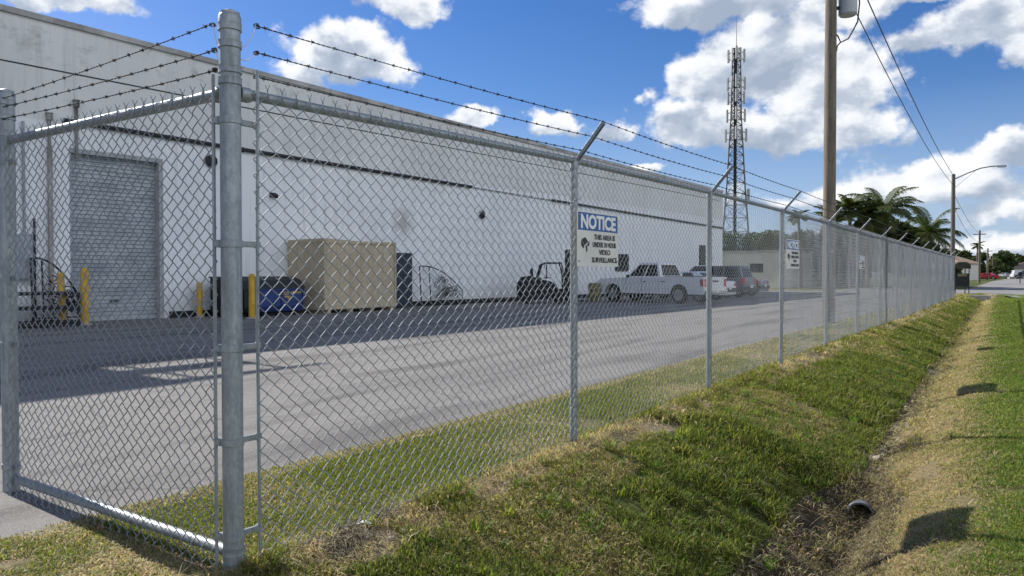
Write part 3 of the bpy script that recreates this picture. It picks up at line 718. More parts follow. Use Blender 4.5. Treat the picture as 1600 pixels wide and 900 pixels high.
# top rails, bottom rail
rail = MB(); rail.tube([(0, .05, FH)] + [(.0, i * BAY, FH + TOPZ[i] + .018) for i in range(1, NB + 1)], .0245, 16)
rail.lathe([(.030, .0), (.034, .01), (.034, .045), (.028, .06)], 16, (0, .045, FH - .003), 'Y')
for yy in np.arange(.35, 43, .61): rail.tube([(.027 * math.cos(a), yy + .004 * a, FH + float(np.interp(yy / BAY, range(15), TOPZ)) + .018 * min(1, yy / BAY) + .027 * math.sin(a)) for a in np.linspace(-1.2, 4.2, 9)], .0023, 4)
rail.build('top_rail', M['galv'], fence, smooth=True)
rl = MB(); rl.tube([(-.03, 0, FH - .005), (-LW + .03, 0, FH + .0)], .0255, 16); rl.lathe([(.030, 0), (.034, .01), (.034, .04), (.03, .05)], 16, (-.095, 0, FH - .005), 'X'); rl.build('top_rail', M['galv'], fence, smooth=True)
bl = MB(); bl.tube([(-.03, 0, .09), (-LW + .03, 0, .085)], .0255, 16)
for xx in np.arange(.3, LW, .4): bl.tube([(-xx + .004 * a, -.028 * math.cos(a), .088 + .028 * math.sin(a)) for a in np.linspace(-1.4, 4, 9)], .0023, 4)
bl.build('bottom_rail', M['galv'], fence, smooth=True)
# barbed wire
def barbed(pts, step, r=.0019, name='barbed_wire'):
    P = [Vector(p) for p in pts]; cum = [0]
    for a, b in zip(P, P[1:]): cum.append(cum[-1] + (b - a).length)
    def at(s):
        for i in range(len(P) - 1):
            if s <= cum[i + 1] or i == len(P) - 2:
                f = (s - cum[i]) / (cum[i + 1] - cum[i]); q = P[i].lerp(P[i + 1], f)
                L = cum[i + 1] - cum[i]; q.z -= .012 * 4 * f * (1 - f) * min(1, L / 3); return q
    Lt = cum[-1]; m = MB()
    for ph in (0, math.pi):
        n = int(Lt / .016); ps = []
        for k in range(n + 1):
            s = Lt * k / n; q = at(s); a = s / .06 * 2 * math.pi + ph
            ps.append(q + Vector((math.cos(a) * .0023, 0, math.sin(a) * .0023)))
        m.tube(ps, r, 4)
    s = .05; rg = random.Random(int(Lt * 1000))
    while s < Lt:
        q = at(s); d = (at(min(Lt, s + .02)) - at(max(0, s - .02))).normalized(); u = d.orthogonal().normalized(); v = d.cross(u)
        a0 = rg.random() * 6.28
        m.tube([q + (u * math.cos(a0 + a) + v * math.sin(a0 + a)) * .0055 + d * (.0018 * a - .008) for a in np.linspace(0, 9, 13)], .0019, 4)
        for j in range(4):
            a = a0 + j * math.pi / 2 + .4; e = u * math.cos(a) + v * math.sin(a)
            m.tube([q + e * .004, q + e * .0135 + d * (.006 if j % 2 else -.006)], [.0018, .0006], 4)
        s += step * rg.uniform(.9, 1.1)
    return m.build(name, M['barb'], fence)
for f, zs, xs_, y0 in ((1.0, 2.45, .0, .135), (.60, 2.33, .0, .13), (.22, 2.22, .0, .125)):
    pts = [(xs_, y0, zs)] + [(.012 + .235 * f * .97, i * BAY, FH + TOPZ[i] + .035 + .27 * f * .97) for i in range(1, NB + 1)]
    barbed(pts, .125)
for x0, z0, x1, z1 in ((-.125, 2.445, -LW + .02, 2.375), (-.105, 2.325, -LW + .02, 2.325), (-.10, 2.235, -LW + .02, 2.255)):
    barbed([(x0, 0, z0), (x1, -.03, z1)], .125)
# the strands stop short of the corner post; pale strings tie them to it
for a, b, sag in (((0, .135, 2.45), (.0, .045, 2.33), .03), ((0, .13, 2.33), (.01, .045, 2.28), .02), ((-.125, 0, 2.445), (-.045, 0, 2.29), .03), ((-.105, 0, 2.325), (-.045, 0, 2.24), .02)):
    A, B = Vector(a), Vector(b); MB().tube([A.lerp(B, q) - Vector((0, 0, sag * 4 * q * (1 - q))) for q in np.linspace(0, 1, 7)], .0022, 5).build('tie_string', M['string'], fence)
for a in ((0, .14, 2.45), (0, .135, 2.33), (0, .13, 2.22), (-.13, 0, 2.447), (-.11, 0, 2.326), (-.105, 0, 2.236)):
    m = MB()
    for k in range(3):
        c = Vector(a) + Vector((rng.uniform(-.006, .006), rng.uniform(-.006, .006), rng.uniform(-.006, .006)))
        m.tube([c + Vector((.007 * math.cos(q), .010 * math.sin(q * 1.3), .008 * math.sin(q))) for q in np.linspace(0, 7, 10)], .0024, 4)
    m.build('wire_knot', M['barb'], fence)

# ---------------------------------------------------------------- notice signs
def text_mesh(body, size, cx, cz, width, bold=0.0):
    cu = bpy.data.curves.new('lettering', 'FONT'); cu.body = body; cu.size = size; cu.align_x = 'CENTER'; cu.align_y = 'CENTER'; cu.extrude = .0008; cu.offset = bold; cu.resolution_u = 3
    o = bpy.data.objects.new('lettering', cu); COL.objects.link(o)
    dg = bpy.context.evaluated_depsgraph_get(); dg.update()
    me = bpy.data.meshes.new_from_object(o.evaluated_get(dg)); bpy.data.objects.remove(o)
    xs = [v.co.x for v in me.vertices]; k = width / (max(xs) - min(xs)); mid = (max(xs) + min(xs)) / 2
    ys = [v.co.y for v in me.vertices]; my = (max(ys) + min(ys)) / 2
    for v in me.vertices:
        x, y, z = v.co; v.co = (.0045 + z, cx + (x - mid) * k, cz + (y - my))
    return me
def sign(label, y0, y1, z0, z1, tilt=0, x=.062):
    Wd, Hd = y1 - y0, z1 - z0
    s = thing('notice_sign', label, 'sign', (x, y0, z0), tilt, 'notice signs wired to the fence')
    MB().box((0, Wd / 2, Hd / 2), (.003, Wd, Hd)).build('panel', M['sign_white'], s)
    MB().box((.002, Wd / 2, Hd * .815), (.002, Wd * .95, Hd * .32)).build('header', M['sign_blue'], s)
    def letters(body, size, cx, cz, width, m, name, bold):
        me = text_mesh(body, size, cx, cz, width, bold); me.materials.clear(); me.materials.append(m)
        o = bpy.data.objects.new(name, me); COL.objects.link(o); o.parent = s
    letters('NOTICE', Hd * .34, Wd * .5, Hd * .815, Wd * .84, M['letter_white'], 'lettering', .006)
    for body, cz, wd in (('THIS AREA IS', .545, .52), ('UNDER 24 HOUR', .405, .58), ('VIDEO', .265, .28), ('SURVEILLANCE', .12, .62)):
        letters(body, Hd * .135, Wd * .645, Hd * cz, Wd * wd, M['sign_black'], 'lettering', .0009)
    # pictogram: camera body on a bracket
    c = MB(); cx, cz = Wd * .19, Hd * .38; q = Hd
    def P(u, v): return (cx + u * Wd, cz + v * q)
    def slab(pts): c.add([(.0028, a, b) for a, b in pts] + [(.0042, a, b) for a, b in pts], [tuple(range(len(pts))), tuple(range(2 * len(pts) - 1, len(pts) - 1, -1))] + [(i, (i + 1) % len(pts), (i + 1) % len(pts) + len(pts), i + len(pts)) for i in range(len(pts))])
    slab([P(-.09, .10), P(-.01, .15), P(.06, .07), P(-.02, .0)]); slab([P(-.10, .0), P(-.095, .09), P(-.03, -.005), P(-.045, -.06)])
    slab([P(.065, .06), P(.085, .08), P(.085, .01), P(.06, -.02), P(.04, .0)]); slab([P(-.0, -.01), P(.03, .01), P(.045, -.10), P(.02, -.12)])
    c.build('camera_pictogram', M['sign_black'], s)
    for a, z in ((.03, .04), (Wd - .03, .04), (.03, Hd - .03), (Wd - .03, Hd - .03)): MB().lathe([(.007, 0), (.007, .006), (.003, .008)], 10, (.0015, a, z), 'X').build('bolt', M['galv'], s)
    return s
sign('white notice sign with blue header on the first fence post past the corner, text readable', 2.985, 3.695, 1.385, 1.815)
sign('white notice sign with blue header on the third fence post past the corner', 9.16, 9.93, 1.40, 1.83)
sign('smallest, farthest white notice sign, on the ribbed-looking stretch of fence beyond the utility pole', 15.10, 15.75, 1.42, 1.70)

# ---------------------------------------------------------------- things along the warehouse wall
def wall_at(y): return WX0 + WK * y
bol_specs = [(-17.3, 7.26, 1.33, 'leftmost yellow bollard, leaning a little, left of the roll-up door', .03, .085),
             (-16.96, 7.63, 1.46, 'tallest yellow bollard standing in front of the roll-up door', 0, .10),
             (-17.55, 11.25, 1.05, 'shortest yellow bollard, between the roll-up door and the black dumpster', 0, .085),
             (-15.74, 11.76, 1.30, 'yellow bollard in front of the blue dumpster, just right of the corner post', 0, .09)]
for x, y, h, lb, lean, r in bol_specs:
    b = thing('bollard', lb, 'bollard', (x, y, 0), 0, 'yellow bollards by the loading door')
    m = MB(); m.lathe([(r, -.1), (r, h - .06), (r * .9, h - .02), (r * .55, h + .012), (.004, h + .025)], 20); o = m.build('post', M['yellow'], b, smooth=True); o.rotation_euler = (lean, -lean, 0)
    MB().lathe([(r + .07, .004), (r + .06, .035), (r + .005, .05)], 20).build('footing', M['concrete'], b, smooth=True)

def dumpster(label, y0, y1, x, body_m, h=1.06, logo=False):
    L = y1 - y0; Dp = 1.15
    d = thing('dumpster', label, 'dumpster', (x, y0, 0), WANG, 'dumpsters by the wall')
    # side outline (x out of wall, z): sloped front top
    poly = [(-Dp, .14), (-.06, .14), (.0, .30), (0, h * .80), (-.18, h), (-Dp, h + .12)]
    MB().prism(poly, 0, L).build('bin', body_m, d, bevel=.02)
    rb = MB()
    for y in (0.02, L / 2, L - .02): rb.box((.012, y, h * .52), (.05, .07, h * .56))
    rb.box((.014, L / 2, h * .79), (.06, L + .04, .07)); rb.build('rib', body_m, d, bevel=.006)
    lid = MB().prism([(-Dp - .03, h + .17), (-Dp * .45, h + .16), (-.17, h + .05), (.06, h * .80 + .03), (.06, h * .80 + .0), (-.16, h + .015), (-Dp - .03, h + .13)], -.03, L * .5 - .005)
    lid.build('lid', M['black_plastic'], d, bevel=.008)
    lid = MB().prism([(-Dp - .03, h + .17), (-Dp * .45, h + .16), (-.17, h + .05), (.06, h * .80 + .03), (.06, h * .80 + .0), (-.16, h + .015), (-Dp - .03, h + .13)], L * .5 + .005, L + .03)
    lid.build('lid', M['black_plastic'], d, bevel=.008)
    for y in (-.05, L + .05): MB().box((-.5, y, .62), (.5, .09, .12)).build('lift_pocket', body_m, d, bevel=.01)
    for y in (.2, L - .2):
        MB().lathe([(.07, -.03), (.07, .03)], 14, (-.2, y, .07), 'Y').build('caster', M['tyre'], d)
        MB().lathe([(.07, -.03), (.07, .03)], 14, (-Dp + .2, y, .07), 'Y').build('caster', M['tyre'], d)
    if logo:
        g = MB()
        g.box((.006, L * .55, .70), (.004, .30, .10)); 
        for k in range(6): g.box((.006, L * .72 + k * .065, .72 + .006 * (k % 2)), (.004, .045, .075))
        g.box((.006, L * .62, .60), (.004, .22, .05)); g.prism([(L * .60, .57), (L * .72, .57), (L * .66, .50)], .004, .008, 'YZ')
        g.build('sticker', M['gold'], d)
        k = MB()
        for i in range(4): k.box((.0095, L * .55 - .10 + i * .065, .70), (.002, .04, .055))
        k.build('sticker_print', M['blue_steel'], d)
    return d
dumpster('black dumpster beside the blue one, mostly hidden by the corner post', 11.5, 12.38, -16.35, M['black_steel'])
dumpster('blue dumpster with black lid and gold sticker beside the plywood crate', 12.42, 14.02, -16.25, M['blue_steel'], logo=True)

cr = thing('wooden_crate', 'tall tan plywood crate standing between the blue dumpster and navy cabinet', 'crate', (0, 0, 0))
x0, x1, y0, y1, H = -17.65, -15.92, 14.65, 18.1, 2.48
MB().hexa([(x0, y0, .12), (x1, y0 + .02, .12), (x1 - .02, y1, .12), (x0, y1, .12)], [(x0, y0 - .03, H - .03), (x1, y0, H), (x1 - .04, y1 + .02, H - .10), (x0, y1, H - .06)]).build('box', M['plywood'], cr, bevel=.01)
sk = MB()
for y in np.linspace(y0 + .25, y1 - .25, 4): sk.box(((x0 + x1) / 2, y, .062), (x1 - x0 - .02, .12, .118))
sk.build('skid', M['plywood'], cr)
bt = MB()
bt.box((x1 + .012, (y0 + y1) / 2, .19), (.022, y1 - y0 - .04, .12)); bt.box((x1 + .008, (y0 + y1) / 2, H - .10), (.024, y1 - y0 - .06, .09), (.018, 0, 0))
bt.box((x1 + .009, y0 + .06, H / 2 + .02), (.022, .09, H - .42)); bt.box((x1 - .008, y1 - .06, H / 2), (.026, .09, H - .42)); bt.box(((x0 + x1) / 2, y0 - .020, H - .09), (x1 - x0 - .06, .022, .09))
bt.build('batten', M['plywood'], cr, bevel=.004, segs=1)

nv = thing('metal_cabinet', 'tall narrow navy metal cabinet at the right end of the plywood crate', 'cabinet', (-17.42, 19.05, 0), WANG)
MB().box((.28, .45, 1.08), (.56, .95, 2.08)).build('cabinet_body', M['navy'], nv, bevel=.015)
for y in (.225, .675): MB().box((.566, y, 1.1), (.012, .43, 1.96)).build('door', M['navy'], nv, bevel=.004)
MB().box((.585, .50, 1.1), (.03, .03, .2)).build('handle', M['galv'], nv)

def iron_panel(label, x, y, Wd, Ht):
    p = thing('iron_panel', label, 'iron panel', (x, y, 0), WANG, 'scrolled iron panels leaning on the wall')
    r = .026
    top = [(.0, a * Wd, Ht * (1 - .62 * max(0, a - .12) ** 1.9 / .88 ** 1.9)) for a in np.linspace(0, 1, 14)]
    fm = MB(); fm.tube([(0, 0, .03)] + top + [(0, Wd, .03), (0, 0, .03)], r, 6); fm.tube([(0, 0, .18), (0, Wd, .18)], r * .8, 6); fm.tube([(0, .22 * Wd, .03), (0, .22 * Wd, Ht * .98)], r * .9, 6)
    o = fm.build('frame', M['rust'], p); o.rotation_euler = (0, -.07, 0)
    sc = MB(); rg = random.Random(int(y * 100))
    for k in range(14):
        cy = rg.uniform(.32, .9) * Wd; mxz = Ht * (1 - .62 * max(0, cy / Wd - .12) ** 1.9 / .88 ** 1.9); cz = rg.uniform(.3, max(.35, mxz - .22)); R0 = rg.uniform(.10, .19); a0 = rg.random() * 6.28; dd = rg.choice((-1, 1))
        sc.tube([(0, cy + R0 * (1 - a / 11) * math.cos(a0 + dd * a), cz + R0 * (1 - a / 11) * math.sin(a0 + dd * a)) for a in np.linspace(0, 8, 18)], .016, 5)
    for k in range(5):
        ya = rg.uniform(.25, .6) * Wd; sc.tube([(0, ya, rg.uniform(.3, .7)), (0, ya + .2 * Wd, rg.uniform(.5, .9)), (0, ya + .38 * Wd, rg.uniform(.3, .6))], .016, 5)
    sc.tube([(0, .25 * Wd, Ht * .8), (0, .5 * Wd, Ht * .55), (0, .95 * Wd, .2)], .010, 5)
    o = sc.build('scrollwork', M['rust'], p); o.rotation_euler = (0, -.07, 0)
    return p
iron_panel('dark scrolled iron panel with curved top, left of the roll-up door above the black rack', -17.75, 6.75, 1.15, 1.72)
iron_panel('dark scrolled iron panel with curved top, right of the navy cabinet', -17.0, 20.7, 2.5, 1.62)

rk = thing('storage_rack', 'low black slatted metal rack at the foot of the wall, left of the bollards', 'rack', (-17.55, 5.7, 0), WANG)
fm = MB()
for x in (0, .75):
    for y in (0, 1.7): fm.box((x, y, .42), (.05, .05, .84))
for z in (.10, .46, .82):
    fm.box((.375, 0, z), (.75, .04, .05)); fm.box((.375, 1.7, z), (.75, .04, .05)); fm.box((0, .85, z), (.04, 1.7, .05)); fm.box((.75, .85, z), (.04, 1.7, .05))
fm.build('frame', M['black_steel'], rk)
for z in (.14, .50, .86):
    sl = MB()
    for k in range(7): sl.box((.06 + k * .105, .85, z), (.07, 1.72, .022))
    sl.build('shelf', M['black_steel'], rk)

# forklift (dark, in the shade of the wall)
fk = thing('forklift', 'dark forklift with raised mast parked against the wall, left of the white pickup', 'forklift', (-15.3, 25.6, 0), R(36))
# local x forward, along the wall
MB().prism([(-.25, .25), (-.28, .75), (-.16, 1.16), (.25, 1.22), (.62, 1.10), (.95, 1.02), (1.25, .95), (1.45, .7), (1.75, .50), (1.75, .22), (1.2, .2), (-.1, .2)], -.52, .52).build('body', M['black_steel'], fk, bevel=.04)
MB().box((-.18, 0, .62), (.28, 1.04, .72)).build('counterweight', M['black_steel'], fk, bevel=.09, segs=3)
MB().box((.55, 0, 1.08), (.45, .48, .12)).add([], []).box((.34, 0, 1.32), (.12, .46, .5), (0, -.12, 0)).build('seat', M['black_plastic'], fk, bevel=.04)
gd = MB()
for y in (-.46, .46): gd.tube([(.55, y, 1.0), (.75, y, 1.70), (.95, y, 1.78), (1.60, y, 1.78), (1.74, y, 1.3), (1.76, y, .55)], .045, 6)
for x in np.linspace(.95, 1.6, 7): gd.tube([(x, -.46, 1.77), (x, .46, 1.77)], .03, 6)
gd.build('overhead_guard', M['black_steel'], fk)
ms = MB()
for y in (-.36, .36): ms.box((1.93, y, 1.22), (.16, .10, 2.3)); ms.box((2.05, y * .8, 1.28), (.08, .07, 2.2))
for z in (.35, 1.2, 2.33): ms.box((1.93, 0, z), (.10, .8, .10))
ms.box((1.97, 0, 1.25), (.05, .64, 2.15)); ms.build('mast', M['black_steel'], fk)
cg = MB(); cg.box((2.13, 0, .62), (.06, .95, .5)); 
for y in np.linspace(-.42, .42, 6): cg.box((2.13, y, 1.15), (.035, .04, .75))
cg.box((2.13, 0, 1.5), (.035, .95, .05)); cg.box((2.12, 0, .95), (.02, .9, .9)); cg.build('backrest', M['black_steel'], fk)
for y in (-.28, .28): MB().prism([(2.16, .08), (2.16, .75), (2.21, .75), (2.22, .13), (3.2, .10), (3.2, .08)], y - .06, y + .06).build('fork', M['black_steel'], fk)
for x, rr in ((.1, .26), (1.55, .33)):
    for y in (-.50, .50):
        wv = MB(); wv.lathe([(rr * .6, -.11), (rr * .95, -.11), (rr, -.07), (rr, .07), (rr * .95, .11), (rr * .6, .11)], 20, (x, y, rr), 'Y'); wh = wv.build('wheel', M['tyre'], fk, smooth=True)
        MB().lathe([(rr * .6, -.1), (rr * .6, .1)], 14, (x, y, rr), 'Y').build('rim', M['amber'], wh)
MB().lathe([(.16, .3), (.17, .35), (.03, .36), (.03, .9)], 12, (1.0, 0, .8)).build('steering_wheel', M['black_plastic'], fk)

dr2 = thing('oil_drum', 'small dull olive-yellow drum standing between the forklift and the white pickup', 'drum', (-13.6, 29.0, 0))
dm = MB(); dm.lathe([(.27, 0), (.29, .02), (.285, .28), (.30, .30), (.285, .32), (.285, .58), (.30, .6), (.285, .62), (.29, .86), (.27, .88)], 24); dm.build('drum_body', M['amber'], dr2, smooth=True)
MB().lathe([(.265, .865), (.265, .872)], 24).build('drum_lid', M['black_steel'], dr2)

# ---------------------------------------------------------------- vehicles
def arch(cx, cz, r, z0, n=9):
    a0 = math.asin(max(-1, min(1, (z0 - cz) / r)))
    return [(cx + r * math.cos(a), cz + r * math.sin(a)) for a in np.linspace(math.pi - a0, a0, n)]
def face_panel(mb, q, u0, u1, v0, v1, off=.006, th=.004):
    a, b, c, d = [Vector(p) for p in q]
    def P(u, v): return a.lerp(b, u).lerp(d.lerp(c, u), v)
    n = (b - a).cross(d - a).normalized()
    pts = [P(u0, v0), P(u1, v0), P(u1, v1), P(u0, v1)]
    mb.hexa([p + n * (off - th) for p in pts], [p + n * off for p in pts])
def vehicle(name, label, cat, loc, rz, paint, kind='sedan', group=None, L=4.7, Wd=1.82, detail=True):
    v = thing(name, label, cat, loc, rz, group)
    if detail: MB().box((-L / 2 - (.095 if kind != 'pickup' else .098), 0, .56 if kind == 'pickup' else .62), (.012, .32, .15)).build('licence_plate', M['sign_white'], v, bevel=.004)
    h = L / 2; wy = Wd / 2
    spec = dict(  # wheel r, front/rear axle, sill z, outline top (rear->front), cabin base x0,x1 roof x0,x1, belt, roof z, roof half width
        pickup=(.39, h - .98, -h + 1.22, .42, [(-h, .62), (-h, 1.16), (-.62, 1.18), (-.6, 1.16), (1.05, 1.13), (1.2, 1.15), (h - .25, 1.08), (h - .02, .92), (h, .60)], (-.72, 1.25, -.46, .50), 1.13, 1.80, .73),
        suv=(.36, h - .92, -h + .95, .36, [(-h, .55), (-h + .02, 1.02), (-h + .1, 1.05), (.95, 1.02), (h - .2, .92), (h - .02, .75), (h, .5)], (-h + .08, 1.22, -h + .32, .55), 1.02, 1.72, .66),
        sedan=(.33, h - .9, -h + 1.0, .28, [(-h, .5), (-h + .02, .88), (-h + .12, .95), (-1.35, .98), (.85, .94), (h - .25, .80), (h - .03, .66), (h, .45)], (-1.72, 1.15, -1.0, .35), .95, 1.42, .58),
        van=(.36, h - .85, -h + 1.0, .36, [(-h, .5), (-h, 1.15), (1.4, 1.1), (h - .2, .98), (h - .02, .8), (h, .5)], (-h + .02, 1.75, -h + .08, 1.15), 1.1, 2.05, .76))[kind]
    rw, fx, rx, sill, top, cab, belt, roof, rhw = spec
    ar = rw + .07
    bot = [(-h, sill)] + [(x, z) for x, z in arch(rx, rw, ar, sill)] + [(x, z) for x, z in arch(fx, rw, ar, sill)] + [(h, sill)]
    poly = bot + top[::-1]
    MB().prism(poly, -wy, wy).build('body', paint, v, bevel=.05, segs=3)
    ic = MB(); ic.box((0, 0, sill + .05), (L - .9, Wd - .5, .22)); ic.build('chassis', M['black_plastic'], v)
    b0, b1, r0, r1 = cab; cw = wy - .04
    B = [(b0, -cw, belt - .01), (b1, -cw, belt - .01), (b1, cw, belt - .01), (b0, cw, belt - .01)]; Tq = [(r0, -rhw, roof), (r1, -rhw, roof), (r1, rhw, roof), (r0, rhw, roof)]
    MB().hexa(B, Tq).build('cabin', paint, v, bevel=.05, segs=3)
    def win(q, *uv):
        m = MB(); face_panel(m, q, *uv); return m.build('window', M['glass'], v, bevel=.0)
    right = [B[0], B[1], Tq[1], Tq[0]]; left = [B[2], B[3], Tq[3], Tq[2]]; front = [B[1], B[2], Tq[2], Tq[1]]; rear = [B[3], B[0], Tq[0], Tq[3]]
    cuts = {'pickup': [(.08, .44), (.49, .90)], 'suv': [(.05, .30), (.34, .60), (.64, .93)], 'sedan': [(.20, .50), (.54, .86)], 'van': [(.74, .95)]}[kind]
    for a, b in cuts: win(right, a, b, .12, .86); win(left, 1 - b, 1 - a, .12, .86)
    win(front, .07, .93, .10, .90); 
    if kind != 'van' : win(rear, .10, .90, .14, .86)
    # lamps, bumpers, plates
    for s in (-1, 1):
        MB().box((-h + .01, s * (wy - .16), .92 if kind != 'sedan' else .78), (.06, .2, .34 if kind in ('pickup', 'suv') else .16)).build('tail_light', M['red_lens'], v, bevel=.02)
        MB().box((-h + .10, s * (wy + .0), .92 if kind != 'sedan' else .78), (.16, .02, .30 if kind in ('pickup', 'suv') else .14)).build('tail_light', M['red_lens'], v, bevel=.006)
        MB().box((h - .05, s * (wy - .22), .80 if kind != 'sedan' else .66), (.10, .34, .16)).build('headlight', M['clear_lens'], v, bevel=.03)
        MB().box((b1 - .28, s * (wy + .10), belt + .07), (.10, .18, .14)).build('mirror', M['black_plastic'], v, bevel=.03)
        if detail:
            for dx in (.1, -.85) if kind != 'van' else (.9,): MB().box((dx, s * (wy + .008), belt - .17), (.20, .022, .035)).build('door_handle', M['black_plastic'], v, bevel=.006)
            sm_ = MB()
            for dx in (b0 + .12, (b0 + b1) / 2 + .02, b1 - .12): sm_.box((dx, s * (wy + .0005), (belt + sill) / 2 + .02), (.012, .004, belt - sill - .12))
            sm_.build('door_seam', M['black_plastic'], v)
    MB().box((-h - .03, 0, .52), (.12, Wd - .1, .18)).build('bumper', M['chrome'] if kind == 'pickup' else M['black_plastic'], v, bevel=.03)
    MB().box((h + .02, 0, .50), (.12, Wd - .12, .20)).build('bumper', M['chrome'] if kind == 'pickup' else paint, v, bevel=.03)
    MB().box((h - .0, 0, .78 if kind != 'sedan' else .62), (.05, Wd - .95, .2)).build('grille', M['black_plastic'], v, bevel=.015)
    if kind == 'pickup': MB().box(((-h - .7) / 2, 0, 1.185), (h - .85, Wd - .28, .02)).build('bed_cover', M['black_plastic'], v, bevel=.006); MB().box((-h - .004, 0, .98), (.012, .5, .08)).build('tailgate_handle', M['black_plastic'], v)
    for x in (fx, rx):
        for s in (-1, 1):
            y = s * (wy - .10)
            wh = MB().lathe([(rw * .62, -.11), (rw * .94, -.115), (rw, -.08), (rw, .08), (rw * .94, .115), (rw * .62, .11)], 24, (x, y, rw), 'Y').build('wheel', M['tyre'], v, smooth=True)
            m = MB(); m.lathe([(rw * .64, -.112), (rw * .64, .112)], 20, (x, y, rw), 'Y')
            m.lathe([(rw * .16, -.125), (rw * .14, .125)], 10, (x, y, rw), 'Y')
            for k in range(5):
                a = k * 2 * math.pi / 5; m.box((x + math.cos(a) * rw * .34, y + s * .114, rw + math.sin(a) * rw * .34), (rw * .55, .02, rw * .15), (0, -a, 0))
            m.build('rim', M['rim'], wh, bevel=.004, segs=1)
    return v
G = 'vehicles parked nose-in along the wall'
vehicle('pickup_truck', 'white crew-cab pickup truck parked nose-in, nearest of the parked row, beside the notice sign', 'pickup truck', (-10.75, 29.85, .006), R(170), M['white_paint'], 'pickup', G, 5.7, 1.95)
vehicle('parked_car', 'white sedan parked just behind the white pickup, its tail by the second line post', 'car', (-11.1, 33.7, .006), R(174), M['white_paint'], 'sedan', G, 4.8, 1.84)
vehicle('parked_car', 'dark grey sport-utility car parked between white sedan and farthest black sedan', 'car', (-11.4, 38.2, .006), R(176), M['grey_paint'], 'suv', G, 4.7, 1.86)
vehicle('parked_car', 'black sedan with red tail lights, farthest of the row, before the low cream wall', 'car', (-11.8, 42.0, .006), R(178), M['dark_paint'], 'sedan', G, 4.8, 1.82)

# ---------------------------------------------------------------- beyond the lot
lw_ = thing('block_building', 'low flat-roofed cream block building at the far end of the parking lot', 'building', (-21, 66.5, 0), R(-6))
MB().box((2.2, 4, 1.6), (8.4, 8, 3.3)).build('wall', M['lowwall'], lw_)
MB().box((2.2, 4, 3.31), (8.7, 8.3, .14)).build('roof_edge', M['coping'], lw_)
MB().box((-1.6, -.02, 1.05), (.95, .06, 2.1)).build('door', M['navy'], lw_)
MB().box((4.2, -.02, 1.8), (1.2, .05, .8)).build('window', M['glass'], lw_)

# cell tower
TX, TY, TH = -32.1, 108.0, 34.4
tw = thing('cell_tower', 'tall steel lattice cell tower with antenna panels and a whip on top', 'tower', (TX, TY, 0), R(20))
def hw(z): return float(np.interp(z, [0, 14, 24, TH], [2.35, 1.30, .75, .55]))
legs = MB(); tri = [math.pi / 2 + k * 2 * math.pi / 3 for k in range(3)]
def corner(k, z): a = tri[k % 3]; return Vector((math.cos(a) * hw(z) * 1.15, math.sin(a) * hw(z) * 1.15, z))
for k in range(3):
    m = MB(); m.tube([corner(k, z) for z in (0, 14, 24, TH)], [.15, .12, .10, .08], 8); m.build('leg', M['lattice'], tw)
br = MB(); z = 0
while z < TH - .1:
    dz = max(.95, hw(z) * 1.15); z2 = min(TH, z + dz)
    for k in range(3):
        br.tube([corner(k, z), corner(k + 1, z2)], .042, 4); br.tube([corner(k + 1, z), corner(k, z2)], .042, 4); br.tube([corner(k, z2), corner(k + 1, z2)], .04, 4)
    z = z2
br.build('bracing', M['lattice'], tw)
fd = MB()
c0 = [ (corner(0, z) + corner(1, z)) / 2 for z in (0, 14, 24, TH)]
MB().add([], [])
for k in range(5): fd.tube([p + Vector((.09 * k - .3, -.10 + .05 * k, 0)) for p in [Vector((0, -hw(z) * .55, z)) for z in (0, 14, 24, TH)]], .055, 6)
fd.build('feeder_cables', M['feeder'], tw)
MB().tube([(0, 0, TH), (0, 0, TH + 4.6)], [.06, .015], 6).build('whip_antenna', M['lattice'], tw)
for zc, ring, cnt in ((33.4, 1.35, 9), (29.3, 1.45, 9), (27.2, 1.35, 6), (24.6, 1.5, 9), (21.7, 1.75, 9)):
    pf = MB(); pts = [(math.cos(a) * ring, math.sin(a) * ring, zc) for a in np.linspace(0, 2 * math.pi, 4)[:3] + .5]
    for i in range(3):
        a, b = Vector(pts[i]), Vector(pts[(i + 1) % 3])
        for dz in (-.5, .5): pf.tube([a + Vector((0, 0, dz)), b + Vector((0, 0, dz))], .035, 4)
        pf.tube([Vector((0, 0, zc)), (a + b) / 2], .04, 4)
    pf.build('antenna_mount', M['lattice'], tw)
    for i in range(3):
        a, b = Vector(pts[i]), Vector(pts[(i + 1) % 3]); out = ((a + b) / 2).normalized()
        for q in np.linspace(.02, .98, cnt // 3):
            c = a.lerp(b, q); c.z = 0; c += out * .14; 
            MB().box((c.x, c.y, zc + .1), (.16, .32, 1.9), (0, 0, math.atan2(out.y, out.x))).build('antenna_panel', M['antenna'], tw, bevel=.02, segs=1)
MB().box((1.75, -1.0, 12.7), (.4, .4, 1.9)).build('antenna_panel', M['antenna'], tw, bevel=.04)

